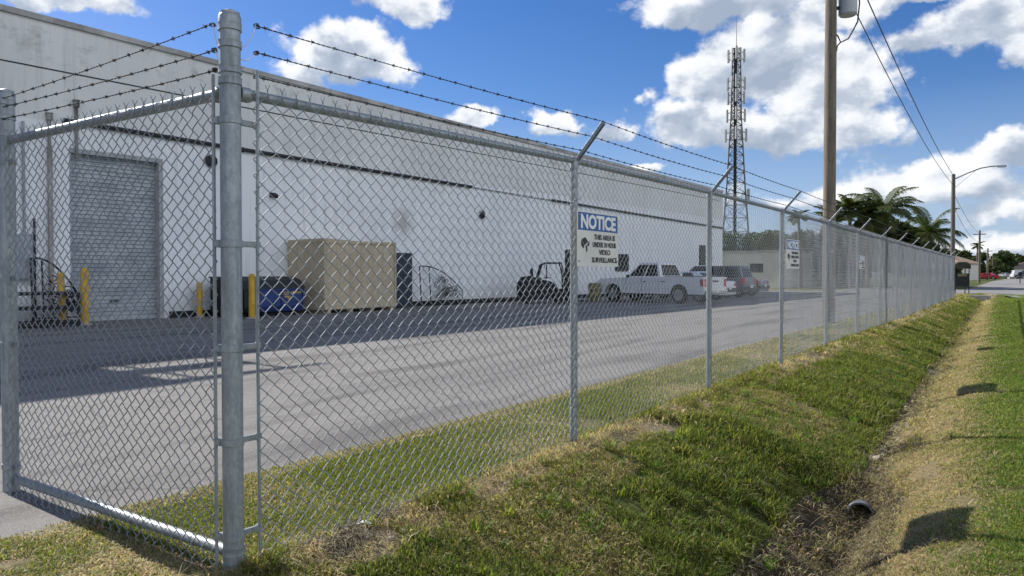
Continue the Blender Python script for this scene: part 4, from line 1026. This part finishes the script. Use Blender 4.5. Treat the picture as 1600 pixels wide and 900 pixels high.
# utility pole with transformer
up = thing('utility_pole', 'tall weathered wooden utility pole with grey transformer inside the fence', 'utility pole', (-1.36, 19.2, 0))
MB().lathe([(.170, -.3), (.165, .3), (.155, 5), (.143, 8.5), (.13, 11.6), (.02, 11.66)], 20).build('pole', M['pole_wood'], up, smooth=True)
ccam = Vector((.83, .56, 0))     # the transformer hangs on the roadside
tf = MB(); cx, cy = ccam.x * .44, ccam.y * .44 
tf.lathe([(.05, 8.14), (.20, 8.15), (.235, 8.19), (.235, 9.05), (.25, 9.06), (.25, 9.12), (.2, 9.17), (.02, 9.2)], 24, (cx, cy, .0)); t_o = tf.build('transformer', M['can'], up, smooth=True)
for dx in (-.1, .1): MB().lathe([(.03, 9.15), (.05, 9.2), (.03, 9.25), (.05, 9.3), (.03, 9.35), (.05, 9.4), (.02, 9.45)], 10, (cx + dx, cy, 0)).build('bushing', M['can'], t_o, smooth=True)
MB().box((cx * .45, cy * .45, 8.35), (.30, .12, .06), (0, 0, .59)).box((cx * .45, cy * .45, 8.95), (.30, .12, .06), (0, 0, .59)).build('bracket', M['black_steel'], up)
dp = MB(); 
dp.tube([(cx + .20, cy + .14, 8.95), (cx + .26, cy + .18, 8.5), (cx + .22, cy + .16, 8.0), (cx + .02, cy + .02, 7.55), (cx * .6, cy * .6, 7.45), (cx * .42, cy * .42, 7.62), (cx * .32, cy * .32, 7.66)], .02, 6)
dp.tube([(cx * .6, cy * .6, 7.46), (cx * .40, cy * .40, 7.36), (cx * .34, cy * .34, 7.2)], .018, 6); dp.build('drop_cable', M['cable'], up)
MB().box((0, 0, 10.6), (.12, 2.4, .12), (0, 0, -.98)).build('crossarm', M['pole_wood'], up)
MB().box((.12, -.17, 1.9), (.01, .07, .09), (0, 0, -.9)).build('pole_tag', M['galv'], up)
st_ = MB()
for z in np.arange(3.2, 8.0, .55): st_.lathe([(.012, 0), (.012, .02)], 6, (.04, -.165, z), 'Y')
st_.build('bolt', M['black_steel'], up)

# street light
slx, sly = -1.38, 63.0
sl = thing('street_light', 'wooden street light pole with long curved arm beyond the end of the fence', 'street light', (slx, sly, 0))
MB().lathe([(.17, -.2), (.155, 4), (.125, 8.75), (.02, 8.78)], 14).build('pole', M['lamp_pole'], sl, smooth=True)
arm = [(.1, .03, 8.4), (.85, .23, 8.78), (1.7, .46, 9.12), (2.3, .65, 9.22), (2.75, .80, 9.24)]
MB().tube(arm, .045, 8).build('arm', M['galv'], sl, smooth=True)
MB().tube([(.1, .03, 7.75), (1.4, .4, 8.98)], .015, 5).build('brace', M['galv'], sl)
lh = MB(); lh.hexa([(2.68, .68, 9.15), (3.33, .87, 9.17), (3.33, 1.07, 9.17), (2.68, .88, 9.15)], [(2.68, .70, 9.29), (3.28, .89, 9.31), (3.28, 1.05, 9.31), (2.68, .86, 9.29)]); lo = lh.build('lamp_head', M['can'], sl, bevel=.04)
MB().box((3.03, .87, 9.135), (.42, .16, .05), (0, 0, .28)).build('lens', M['clear_lens'], lo)

# overhead lines
def line(label, a, b, sag, r=.016):
    A, B = Vector(a), Vector(b)
    m = MB(); m.tube([A.lerp(B, q) - Vector((0, 0, sag * 4 * q * (1 - q))) for q in np.linspace(0, 1, 26)], r, 5)
    o = m.build('power_line', M['wireline']); tag(o, label, 'power line', 'overhead lines between the poles'); return o
up0 = Vector((-1.36, 19.2, 0))
line('lower overhead line from the transformer down to below the street light arm', up0 + Vector((.50, .34, 8.35)), (slx, sly - .1, 7.95), .45, .015)
line('upper overhead line from above the transformer to the street light pole top', up0 + Vector((.62, .42, 9.05)), (slx, sly - .1, 8.65), .35, .018)
fpx = [(-1.78, 117, 7.1, 'nearest far wooden pole, standing left of the red car'), (-2.29, 164, 6.0, 'middle far wooden pole behind the red car'), (-2.75, 212, 6.0, 'farthest wooden pole before the tree line')]
for x, y, h, lb in fpx:
    p = thing('utility_pole', lb, 'utility pole', (x, y, 0), 0, 'far poles along the road')
    MB().lathe([(.17, -.2), (.12, h), (.02, h + .04)], 10).build('pole', M['far_pole'], p, smooth=True); MB().box((0, 0, h - .5), (1.5, .1, .12)).build('crossarm', M['far_pole'], p)
line('upper far line from the street light pole to the nearest far pole', (slx, sly, 7.4), (-1.78, 117, 6.7), .5)
line('lower far line from the street light pole to the nearest far pole', (slx, sly, 6.4), (-1.78, 117, 5.6), .7)

# dark roadside cart with canopy near the fence end
kt = thing('roadside_cart', 'dark covered roadside cart on legs beside the far end of the fence', 'cart', (-.42, 55.2, .012), R(20))
MB().box((0, 0, .88), (.82, .8, .85)).build('cart_box', M['black_steel'], kt, bevel=.03)
MB().prism([(-.5, 1.62), (-.46, 1.9), (-.25, 2.06), (.25, 2.06), (.46, 1.9), (.5, 1.62)], -.5, .5).build('canopy', M['canopy'], kt, bevel=.04)
for x in (-.4, .4):
    for y in (-.38, .38): MB().tube([(x, y, 0), (x, y, 1.63)], .028, 6).build('leg', M['black_steel'], kt)
MB().box((0, -.41, 1.2), (.55, .03, .16)).build('shelf', M['amber'], kt)

# houses, cars and mailbox far down the road
def house_at(label, loc, rz, Wd, Dp, h, roofh, garage=True):
    o = thing('house', label, 'house', loc, rz, 'houses far down the road')
    MB().box((0, 0, h / 2), (Wd, Dp, h)).build('wall', M['house_wall'], o)
    e = .5
    MB().add([(-Wd / 2 - e, -Dp / 2 - e, h), (Wd / 2 + e, -Dp / 2 - e, h), (Wd / 2 + e, Dp / 2 + e, h), (-Wd / 2 - e, Dp / 2 + e, h), (-Wd / 2 + Dp * .42, 0, h + roofh), (Wd / 2 - Dp * .42, 0, h + roofh)],
             [(0, 1, 5, 4), (1, 2, 5), (2, 3, 4, 5), (3, 0, 4), (3, 2, 1, 0)]).build('roof', M['roof_tan'], o)
    for x in (-Wd * .3, Wd * .05): MB().box((x, -Dp / 2 - .02, h * .55), (1.4, .08, 1.2)).build('window', M['glass'], o)
    MB().box((Wd * .3, -Dp / 2 - .02, 1.05), (2.6, .08, 2.1)).build('garage_door', M['can'], o)
house_at('pale house with tan roof on the right, at the end of the road', (7.6, 240, .0), R(8), 15, 10, 2.6, 2.0)
house_at('pale house with peaked tan roof half hidden behind the street light pole', (-9.6, 166, 0), R(-20), 9, 9, 3.2, 2.0)
vehicle('parked_car', 'red car parked across the roadside beyond the fence end', 'car', (-3.3, 188, .012), R(172), M['red_paint'], 'sedan', None, 5.0, 1.9, False)
vehicle('parked_car', 'white van parked at the house at the end of the road', 'van', (1.9, 222, .012), R(100), M['white_paint'], 'van', None, 5.2, 1.95, False)
vehicle('parked_car', 'small pale car beside the white van at the end of the road', 'car', (-.3, 226, .012), R(60), M['can'], 'sedan', None, 4.5, 1.8, False)
vehicle('parked_car', 'dark car at the right edge beside the far house', 'car', (3.6, 205, .012), R(120), M['grey_paint'], 'suv', None, 4.6, 1.85, False)
mbx = thing('mailbox', 'black mailbox on a short post at the right edge of the road', 'mailbox', (2.8, 115, 0))
MB().box((0, 0, .5), (.1, .1, 1.05)).build('post', M['black_steel'], mbx)
MB().prism([(-.22, 1.0), (.22, 1.0), (.22, 1.32), (.15, 1.48), (-.15, 1.48), (-.22, 1.32)], -.4, .4).build('mailbox_body', M['black_steel'], mbx, bevel=.02)

# ---------------------------------------------------------------- ditch details
pp = thing('culvert_pipe', 'grey corrugated culvert pipe end sticking out in the ditch bottom', 'pipe', (1.84, 4.42, -.60), R(8)); pp.rotation_euler.x = R(-6)
prof = []
for k in range(26):
    y = k * .045; prof.append((.104 + (.007 if k % 2 else 0), y))
pm = MB(); n = 28
outer = [(r, y) for r, y in prof]; inner = [(.090, y) for r, y in prof][::-1]
pm_v = []; 
full = outer + inner + [outer[0]]
for i in range(len(full) - 1):
    (ra, ya), (rb, yb) = full[i], full[i + 1]
    o_ = len(pm_v)
    for r, y in ((ra, ya), (rb, yb)):
        for q in range(n): pm_v.append((r * math.cos(2 * math.pi * q / n), y, r * math.sin(2 * math.pi * q / n)))
    pm.f += [(o_ + q, o_ + (q + 1) % n, o_ + n + (q + 1) % n, o_ + n + q) for q in range(n)]
pm.v = pm_v
pm.build('pipe_wall', M['pipe'], pp, smooth=True)
hd = MB(); hd.box((.95, 49.2, -.12), (1.0, .22, .36)); hd.build('headwall', M['concrete'], None, bevel=.02); tag(bpy.data.objects['headwall'], 'small pale concrete headwall closing the far end of the ditch', 'headwall')
MB().add([], [])
# soil that covers the pipe: part of the ground (a low mound)
# rubble along the ditch bottom
def rubble():
    m = MB(); rg = random.Random(4)
    for k in range(420):
        y = rg.choice([rg.uniform(4.9, 9), rg.uniform(5, 14), rg.uniform(5, 40), rg.uniform(6.5, 8)]); x = float(ditch_x(y)) + rg.gauss(.03, .07); sz = rg.uniform(.008, .030) * (1.5 if rg.random() < .12 else 1)
        z = float(ground_z(x, y)) + sz * .15
        b = bmesh.new(); bmesh.ops.create_icosphere(b, subdivisions=1, radius=sz); mm = Matrix.Diagonal((rg.uniform(.8, 1.6), rg.uniform(.8, 1.5), rg.uniform(.3, .6), 1)); ro = Euler((rg.uniform(-.4, .4), rg.uniform(-.4, .4), rg.random() * 6)).to_matrix().to_4x4()
        vs = [Matrix.Translation((x, y, z)) @ ro @ mm @ (v.co * rg.uniform(.8, 1.2)) for v in b.verts]; fs = [[v.index for v in f.verts] for f in b.faces]; b.verts.ensure_lookup_table()
        m.add(vs, fs); b.free()
    for k in range(260):    # stones along the bare fence line
        y = rg.uniform(.0, 9); x = rg.uniform(-.12, .35); sz = rg.uniform(.006, .022); z = float(ground_z(x, y)) + sz * .2
        b = bmesh.new(); bmesh.ops.create_icosphere(b, subdivisions=1, radius=sz)
        vs = [Vector((x, y, z)) + Vector((v.co.x * rg.uniform(.8, 1.4), v.co.y * rg.uniform(.8, 1.4), v.co.z * .6)) for v in b.verts]; fs = [[v.index for v in f.verts] for f in b.faces]; m.add(vs, fs); b.free()
    o = m.build('rubble', M['rock']); o['kind'] = 'stuff'
rubble()
lt = MB(); lt.add([(0, 0, 0), (.05, .01, .012), (.07, .05, 0), (.02, .06, .016), (.03, .03, .022)], [(0, 1, 4), (1, 2, 4), (2, 3, 4), (3, 0, 4)]); o = lt.build('litter', M['paper']); o.location = (.02, .72, float(ground_z(.02, .72)) + .02); tag(o, 'crumpled scrap of white paper on the dirt at the fence foot', 'litter')

# ---------------------------------------------------------------- grass
def grass():
    N = 1750000
    u = rng.random(N); y = (u * (62 ** -.75 - 2.6 ** -.75) + 2.6 ** -.75) ** (-1 / .75) - 3.4
    x = rng.uniform(-1.3, 4.3, N)
    # only where the camera or a camera a step aside could look
    dx, dy = x - 2.875, y + 2.025; a = np.degrees(np.arctan2(dx, dy)); dist = np.hypot(dx, dy)
    ok = (a > -78) & (a < 14) & (dist > 1.2) & ~((x > 2.9) & (y < 1)) & (y < 53)
    x, y, dist = x[ok], y[ok], dist[ok]
    w = cover(x, y); r = rng.random(len(x)); cw = np.cumsum(w, 1)
    typ = (r[:, None] > cw).sum(1)
    clump = fbm(x + 9, y - 3, 3.1, 3)
    keep = ((typ < 2) | (rng.random(len(x)) < np.where((typ == 3) & (x < .4) & (x > -.05), .07, np.array([1, 1, .75, .22, .34])[typ]))) & (clump > .22 + rng.random(len(x)) * .20)
    soil = (typ == 4) & (rng.random(len(x)) < .55); thatch = typ >= 3; typ = np.where(thatch, 2, typ)
    x, y, dist, typ, clump, thatch, soil = x[keep], y[keep], dist[keep], typ[keep], clump[keep], thatch[keep], soil[keep]
    n = len(x)
    inside = x < -.03; lawn = x > ditch_x(y) + .3; bank = ~inside & ~lawn
    lush = sm(.5, .68, fbm(x, y, 1.1, 5)) * bank
    h = rng.uniform(.018, .042, n) + bank * rng.uniform(.0, .022, n) + lush * rng.uniform(.0, .06, n)
    h[lawn] *= .8; h[inside] *= .85
    fl = bank & (x < .15); h[fl] += rng.uniform(0, .05, fl.sum())
    straw = typ == 2; h[straw] *= rng.uniform(.7, 1.7, straw.sum())
    wd = rng.uniform(.0022, .0042, n) * (1 + .12 * dist) ; h *= (1 + .015 * dist)
    wd = wd * (1 + .6 * lush)
    z = ground_z(x, y) - .006
    az_ = rng.uniform(0, 2 * math.pi, n); lean = np.where(straw, rng.uniform(.8, 1.55, n), rng.uniform(.15, 1.15, n)); lean[thatch] = rng.uniform(1.25, 1.6, thatch.sum())
    dirx, diry = np.cos(az_), np.sin(az_); px, py = -diry, dirx
    tw = rng.uniform(-.8, .8, n); px, py = px * np.cos(tw) - py * np.sin(tw), px * np.sin(tw) + py * np.cos(tw)
    def ring(f, wf, bend):
        hor = h * f * np.sin(lean * bend); ver = h * f * np.cos(lean * bend)
        cx, cy, cz = x + dirx * hor, y + diry * hor, z + ver + .004
        return np.stack([cx - px * wd * wf, cy - py * wd * wf, cz], 1), np.stack([cx + px * wd * wf, cy + py * wd * wf, cz], 1)
    a0, b0 = ring(0, .5, 0); a1, b1 = ring(.55, .45, .7); a2, b2 = ring(1.0, .05, 1.15)
    V = np.stack([a0, b0, a1, b1, a2, b2], 1).reshape(-1, 3); i = np.arange(n) * 6
    F = np.concatenate([np.stack([i, i + 1, i + 3, i + 2], 1), np.stack([i + 2, i + 3, i + 5, i + 4], 1)])
    o = np_mesh('grass', V, F, M['blade'], smooth=True); o['kind'] = 'stuff'
    pal = np.stack([(.135, .178, .034), (.24, .225, .065), (.46, .38, .22)])
    c = pal[typ] * rng.uniform(.5, 1.45, n)[:, None]
    dk = soil & bank; c[dk] = np.array((.13, .10, .075)) * rng.uniform(.5, 1.5, dk.sum())[:, None]
    hue = rng.normal(0, .12, n); c[:, 0] *= 1 + hue; c[:, 2] *= 1 + .6 * hue
    c[lawn & ~straw] *= np.array([1.02, 1.20, 1.0])[None, :] * (.75 + .5 * fbm(x, y, .9, 3)[lawn & ~straw])[:, None]
    yel = (rng.random(n) < .10) & ~straw; c[yel] = np.array((.21, .20, .045)) * rng.uniform(.7, 1.2, yel.sum())[:, None]
    pale = thatch & ~soil & bank; c[pale] = np.array((.47, .40, .28)) * rng.uniform(.6, 1.25, pale.sum())[:, None]
    grey = straw & ~thatch & bank & (fbm(x + 40, y + 13, 2.3, 4) > .66); c[grey] = np.array((.22, .19, .16)) * rng.uniform(.6, 1.3, grey.sum())[:, None]
    at = o.data.attributes.new('tint', 'FLOAT_COLOR', 'POINT')
    C4 = np.concatenate([np.repeat(c, 6, 0), np.ones((n * 6, 1))], 1)
    at.data.foreach_set('color', np.clip(C4, 0, 1).astype(np.float32).ravel())
    print('blades', n)
grass()
def tufts():
    rg = np.random.default_rng(23); V = []; F = []; C = []
    def blade(p, a, L, w, lean, col, seg=5, curl=1.0):
        d = np.array([math.cos(a), math.sin(a), 0]); s = np.array([-math.sin(a), math.cos(a), 0]); o = len(V); q = np.array(p, float); th = lean
        for i in range(seg + 1):
            ww = w * (1 - (i / seg) ** 1.6) + .0004
            V.append(q - s * ww); V.append(q + s * ww); C.append(col); C.append(col)
            q = q + (d * math.sin(th) + np.array([0, 0, 1]) * math.cos(th)) * L / seg; th += curl * (.12 + .22 * i / seg)
        for i in range(seg): F.append((o + 2 * i, o + 2 * i + 1, o + 2 * i + 3, o + 2 * i + 2))
    for k in range(520):            # coarse weeds on the bank
        y = rg.uniform(.25, 1) ** 2 * 15 - .2; x = rg.uniform(.03, float(ditch_x(y)) - .1)
        w_ = cover(np.array([x]), np.array([y]))[0]
        if w_[0] + w_[1] < .35 and rg.random() < .7: continue
        z = float(ground_z(x, y)) - .01; sz = rg.uniform(.05, .125); g = rg.uniform(.7, 1.4); base = np.array((.10, .17, .022)) if rg.random() < .75 else np.array((.22, .25, .04))
        for b in range(rg.integers(14, 34)):
            blade((x + rg.normal(0, .02), y + rg.normal(0, .02), z), rg.uniform(0, 6.28), sz * rg.uniform(.6, 1.3), rg.uniform(.0025, .006), rg.uniform(.1, 1.0), base * g * rg.uniform(.7, 1.3))
    for k in range(420):            # low weeds and clover in the mown verge
        y = rg.uniform(.3, 1) ** 2 * 22; x = rg.uniform(float(ditch_x(y)) + .5, 4.0); z = float(ground_z(x, y)) - .005; sz = rg.uniform(.03, .07); base = [np.array((.12, .19, .03)), np.array((.26, .25, .06)), np.array((.09, .14, .03)), np.array((.42, .34, .19))][rg.integers(0, 4)]
        for b in range(rg.integers(10, 24)):
            blade((x + rg.normal(0, .03), y + rg.normal(0, .03), z), rg.uniform(0, 6.28), sz * rg.uniform(.6, 1.3), rg.uniform(.003, .006), rg.uniform(.4, 1.2), base * rg.uniform(.6, 1.3), 4)
    for k in range(900):            # dead stems lying in the ditch and hanging over the pipe
        y = rg.uniform(2.2, 5.2) if k < 620 else rg.uniform(5, 16); xd = float(ditch_x(y)); x = xd + rg.normal(-.05, .16 if k < 620 else .10)
        blade((x, y, float(ground_z(x, y)) + rg.uniform(0, .02)), rg.uniform(0, 6.28), rg.uniform(.06, .22), rg.uniform(.001, .0022), rg.uniform(.7, 1.5), np.array((.26, .20, .13)) * rg.uniform(.3, 1.5), 5, rg.uniform(.1, .8))
    for k in range(700):            # stray long straw over the bank
        y = rg.uniform(.2, 9); x = rg.uniform(.0, 1.7)
        blade((x, y, float(ground_z(x, y)) + .012), rg.uniform(0, 6.28), rg.uniform(.05, .16), rg.uniform(.001, .002), rg.uniform(1.1, 1.55), np.array((.40, .33, .21)) * rg.uniform(.5, 1.3), 4, .15)
    o = np_mesh('weeds', np.array(V), np.array(F), M['blade'], smooth=True); o['kind'] = 'stuff'
    at = o.data.attributes.new('tint', 'FLOAT_COLOR', 'POINT'); C4 = np.concatenate([np.array(C), np.ones((len(C), 1))], 1)
    at.data.foreach_set('color', np.clip(C4, 0, 1).astype(np.float32).ravel())
tufts()

# ---------------------------------------------------------------- trees and palms
def leaf_cloud(centers, radii, n, size, squash=.8, seed=0):
    rg = np.random.default_rng(seed); k = rg.integers(0, len(centers), n); C = np.array(centers)[k]; Rr = np.array(radii)[k]
    d = rg.normal(size=(n, 3)); d /= np.linalg.norm(d, axis=1, keepdims=True)
    rad = Rr * rg.uniform(.45, 1.05, n) ** .6
    p = C + d * rad[:, None] * np.array([1, 1, squash])
    s = size * rg.uniform(.6, 1.5, n)
    a = rg.normal(size=(n, 3)); a /= np.linalg.norm(a, axis=1, keepdims=True); b = np.cross(a, rg.normal(size=(n, 3))); b /= np.linalg.norm(b, axis=1, keepdims=True)
    V = np.stack([p - a * s[:, None], p + b * s[:, None] * .55, p + a * s[:, None], p - b * s[:, None] * .55], 1).reshape(-1, 3); i = np.arange(n) * 4
    return V, np.stack([i, i + 1, i + 2, i + 3], 1)
def tree(label, x, y, h, wd, m, seed, group, n=5200, size=.16, name='tree', low=.25):
    rg = random.Random(seed); t_ = thing(name, label, 'tree' if name != 'hedge' else 'hedge', (x, y, 0), 0, group)
    tr = MB(); tr.tube([(0, 0, -.2), (.05, .03, h * .25), (-.05, .1, h * .5), (.05, 0, h * .72)], [h * .032, h * .026, h * .018, h * .008], 9)
    cs, rs = [], []
    for k in range(11):
        a = rg.random() * 6.28; q = rg.random() ** .5; zz = h * rg.uniform(low + .1, .86); rr = wd * .5 * q * (1 - .55 * abs(zz / h - .5)); c = (math.cos(a) * rr, math.sin(a) * rr, zz)
        cs.append(c); rs.append(wd * rg.uniform(.15, .26))
        tr.tube([(0, 0, h * .28), (c[0] * .5, c[1] * .5, (h * .28 + zz) / 2), c], [h * .014, h * .009, h * .003], 5)
    tr.build('trunk', M['trunk'], t_, smooth=True)
    V, F = leaf_cloud(cs, rs, n, size, .8, seed); o = np_mesh('crown', V, F, m, t_)
    return t_
def palm(label, x, y, h, fl, seed, group, nf=20, tr_r=.17, droop=1.0):
    rg = random.Random(seed); t_ = thing('palm_tree', label, 'palm tree', (x, y, 0), 0, group)
    tp = Vector((rg.uniform(-.4, .4), rg.uniform(-.4, .4), h))
    MB().tube([(0, 0, -.2), (tp.x * .2, tp.y * .2, h * .4), (tp.x * .7, tp.y * .7, h * .8), tp], [tr_r * 1.4, tr_r, tr_r * .85, tr_r * .9], 10).build('trunk', M['palm_trunk'], t_, smooth=True)
    m = MB()
    for k in range(nf):
        a = k * 2.39996 + rg.uniform(-.2, .2); e = math.radians(rg.uniform(-25, 78)); L = fl * rg.uniform(.8, 1.1)
        pts = []; p = tp.copy(); step = L / 12; ee = e
        for s in range(13):
            pts.append(p.copy()); d = Vector((math.cos(a) * math.cos(ee), math.sin(a) * math.cos(ee), math.sin(ee))); p = p + d * step; ee -= (.045 + .115 * s / 12) * droop * (1.1 if e > .3 else .8)
        m.tube(pts, [.035 * (1 - s / 13.5) + .004 for s in range(13)], 4)
        side = Vector((-math.sin(a), math.cos(a), 0))
        for s in range(1, 13):
            for half in (0, .33, .66):
                q = pts[s].lerp(pts[min(12, s + 1)], half); f = s / 12; ll = L * .27 * math.sin(math.pi * min(1, .12 + f * .85)) * rg.uniform(.8, 1.15); dd = (pts[min(s + 1, 12)] - pts[s - 1]).normalized()
                for sg in (-1, 1):
                    tip = q + (side * sg * .85 + dd * .55 - Vector((0, 0, .35 + .3 * rg.random()))) * ll
                    midp = q + (side * sg * .9 + dd * .4 + Vector((0, 0, .02))) * ll * .5
                    ww = dd * .036 * (1 + fl * .05)
                    m.add([q - ww * .6, q + ww * .6, midp + ww, midp - ww, tip], [(0, 1, 2, 3), (3, 2, 4)])
    m.build('crown', M['palm_leaf'], t_)
    return t_
PG = 'palms behind the fence'
palm('tallest palm with wide drooping fronds, just right of the utility pole', -7.03, 71.3, 6.9, 3.4, 3, PG, 32)
palm('palm at the right end of the palm clump, nearest the street light', -4.2, 75.6, 5.0, 3.4, 5, PG, 29, droop=1.1)
palm('short bushy palm close right of the utility pole', -9.55, 69.5, 6.9, 2.3, 8, PG, 28)
palm('palm between the tallest one and the utility pole, lower crown', -8.5, 71.4, 6.3, 2.5, 9, PG, 22)
palm('palm partly hidden left of the utility pole, fronds poking out', -10.9, 69, 5.8, 2.3, 12, PG, 18)
palm('small lone palm between the third and fourth line posts', -12.76, 65, 6.2, 1.15, 21, PG, 16, .14)
TG = 'trees and hedges beyond the lot'
tree('dark broad tree under the tallest palm, directly behind the fence arms', -6.9, 77, 6.4, 6.2, M['leaf_dark'], 31, TG, 9500)
tree('dark bushy tree just right of the utility pole', -9.6, 76, 7.0, 6.0, M['leaf_dark'], 32, TG, 9500)
tree('olive bushy tree under the right palm, low crown', -5.0, 80, 4.6, 5.4, M['leaf_olive'], 33, TG, 7500, low=.05)
tree('dark tree low behind the far fence panels', -6.6, 83, 5.6, 6.0, M['leaf_dark'], 34, TG, 7500, low=.05)
tree('round tree left of the cell tower foot, beside the warehouse end', -24.6, 82, 6.4, 9.0, M['leaf_mid'], 41, TG, 15000, .13, low=.1)
tree('green tree at the cell tower foot, above the cream building', -21.4, 85, 6.0, 9.0, M['leaf_mid'], 42, TG, 15000, .13, low=.1)
tree('green tree right of the cell tower foot, above the cream building corner', -17.4, 82, 5.9, 8.0, M['leaf_olive'], 43, TG, 15000, .13, low=.1)
tree('dark green tree between the cream building and the utility pole', -14.0, 78, 5.8, 8.0, M['leaf_dark'], 44, TG, 15000, .13, low=.05)
tree('dark green tree directly left of the utility pole foot, behind the mesh', -11.8, 80, 6.4, 6.5, M['leaf_mid'], 45, TG, 15000, .13, low=.05)
FG = 'far trees along the road'
for i, (px, yy, h, wd, m, lb) in enumerate([(-7.0, 205, 6.6, 8, 'leaf_dark', 'leftmost far tree, seen beside the street light pole'), (-5.0, 216, 6.4, 8, 'leaf_olive', 'yellowish far tree above the red car'),
        (-2.6, 235, 7.0, 9, 'leaf_mid', 'mid-green far tree right of the nearest far pole'), (-.6, 250, 7.0, 9, 'leaf_dark', 'dark far tree behind the middle far pole'),
        (1.6, 262, 6.6, 9, 'leaf_dark', 'dark round far tree left of the house at the road end'), (5.5, 285, 6.6, 11, 'leaf_mid', 'far tree directly behind the roof of the house at the road end'),
        (11, 300, 6.6, 12, 'leaf_dark', 'rightmost far tree beyond the house at the road end'), (-11.5, 205, 6.6, 9, 'leaf_mid', 'far tree behind the house with the peaked roof')]):
    tree(lb, px, yy, h, wd, M[m], 60 + i, FG, 2600, .42, low=.0)
palm('small far palm above the yellowish tree by the road', -5.2, 190, 7.4, 1.8, 77, 'far trees along the road', 14)
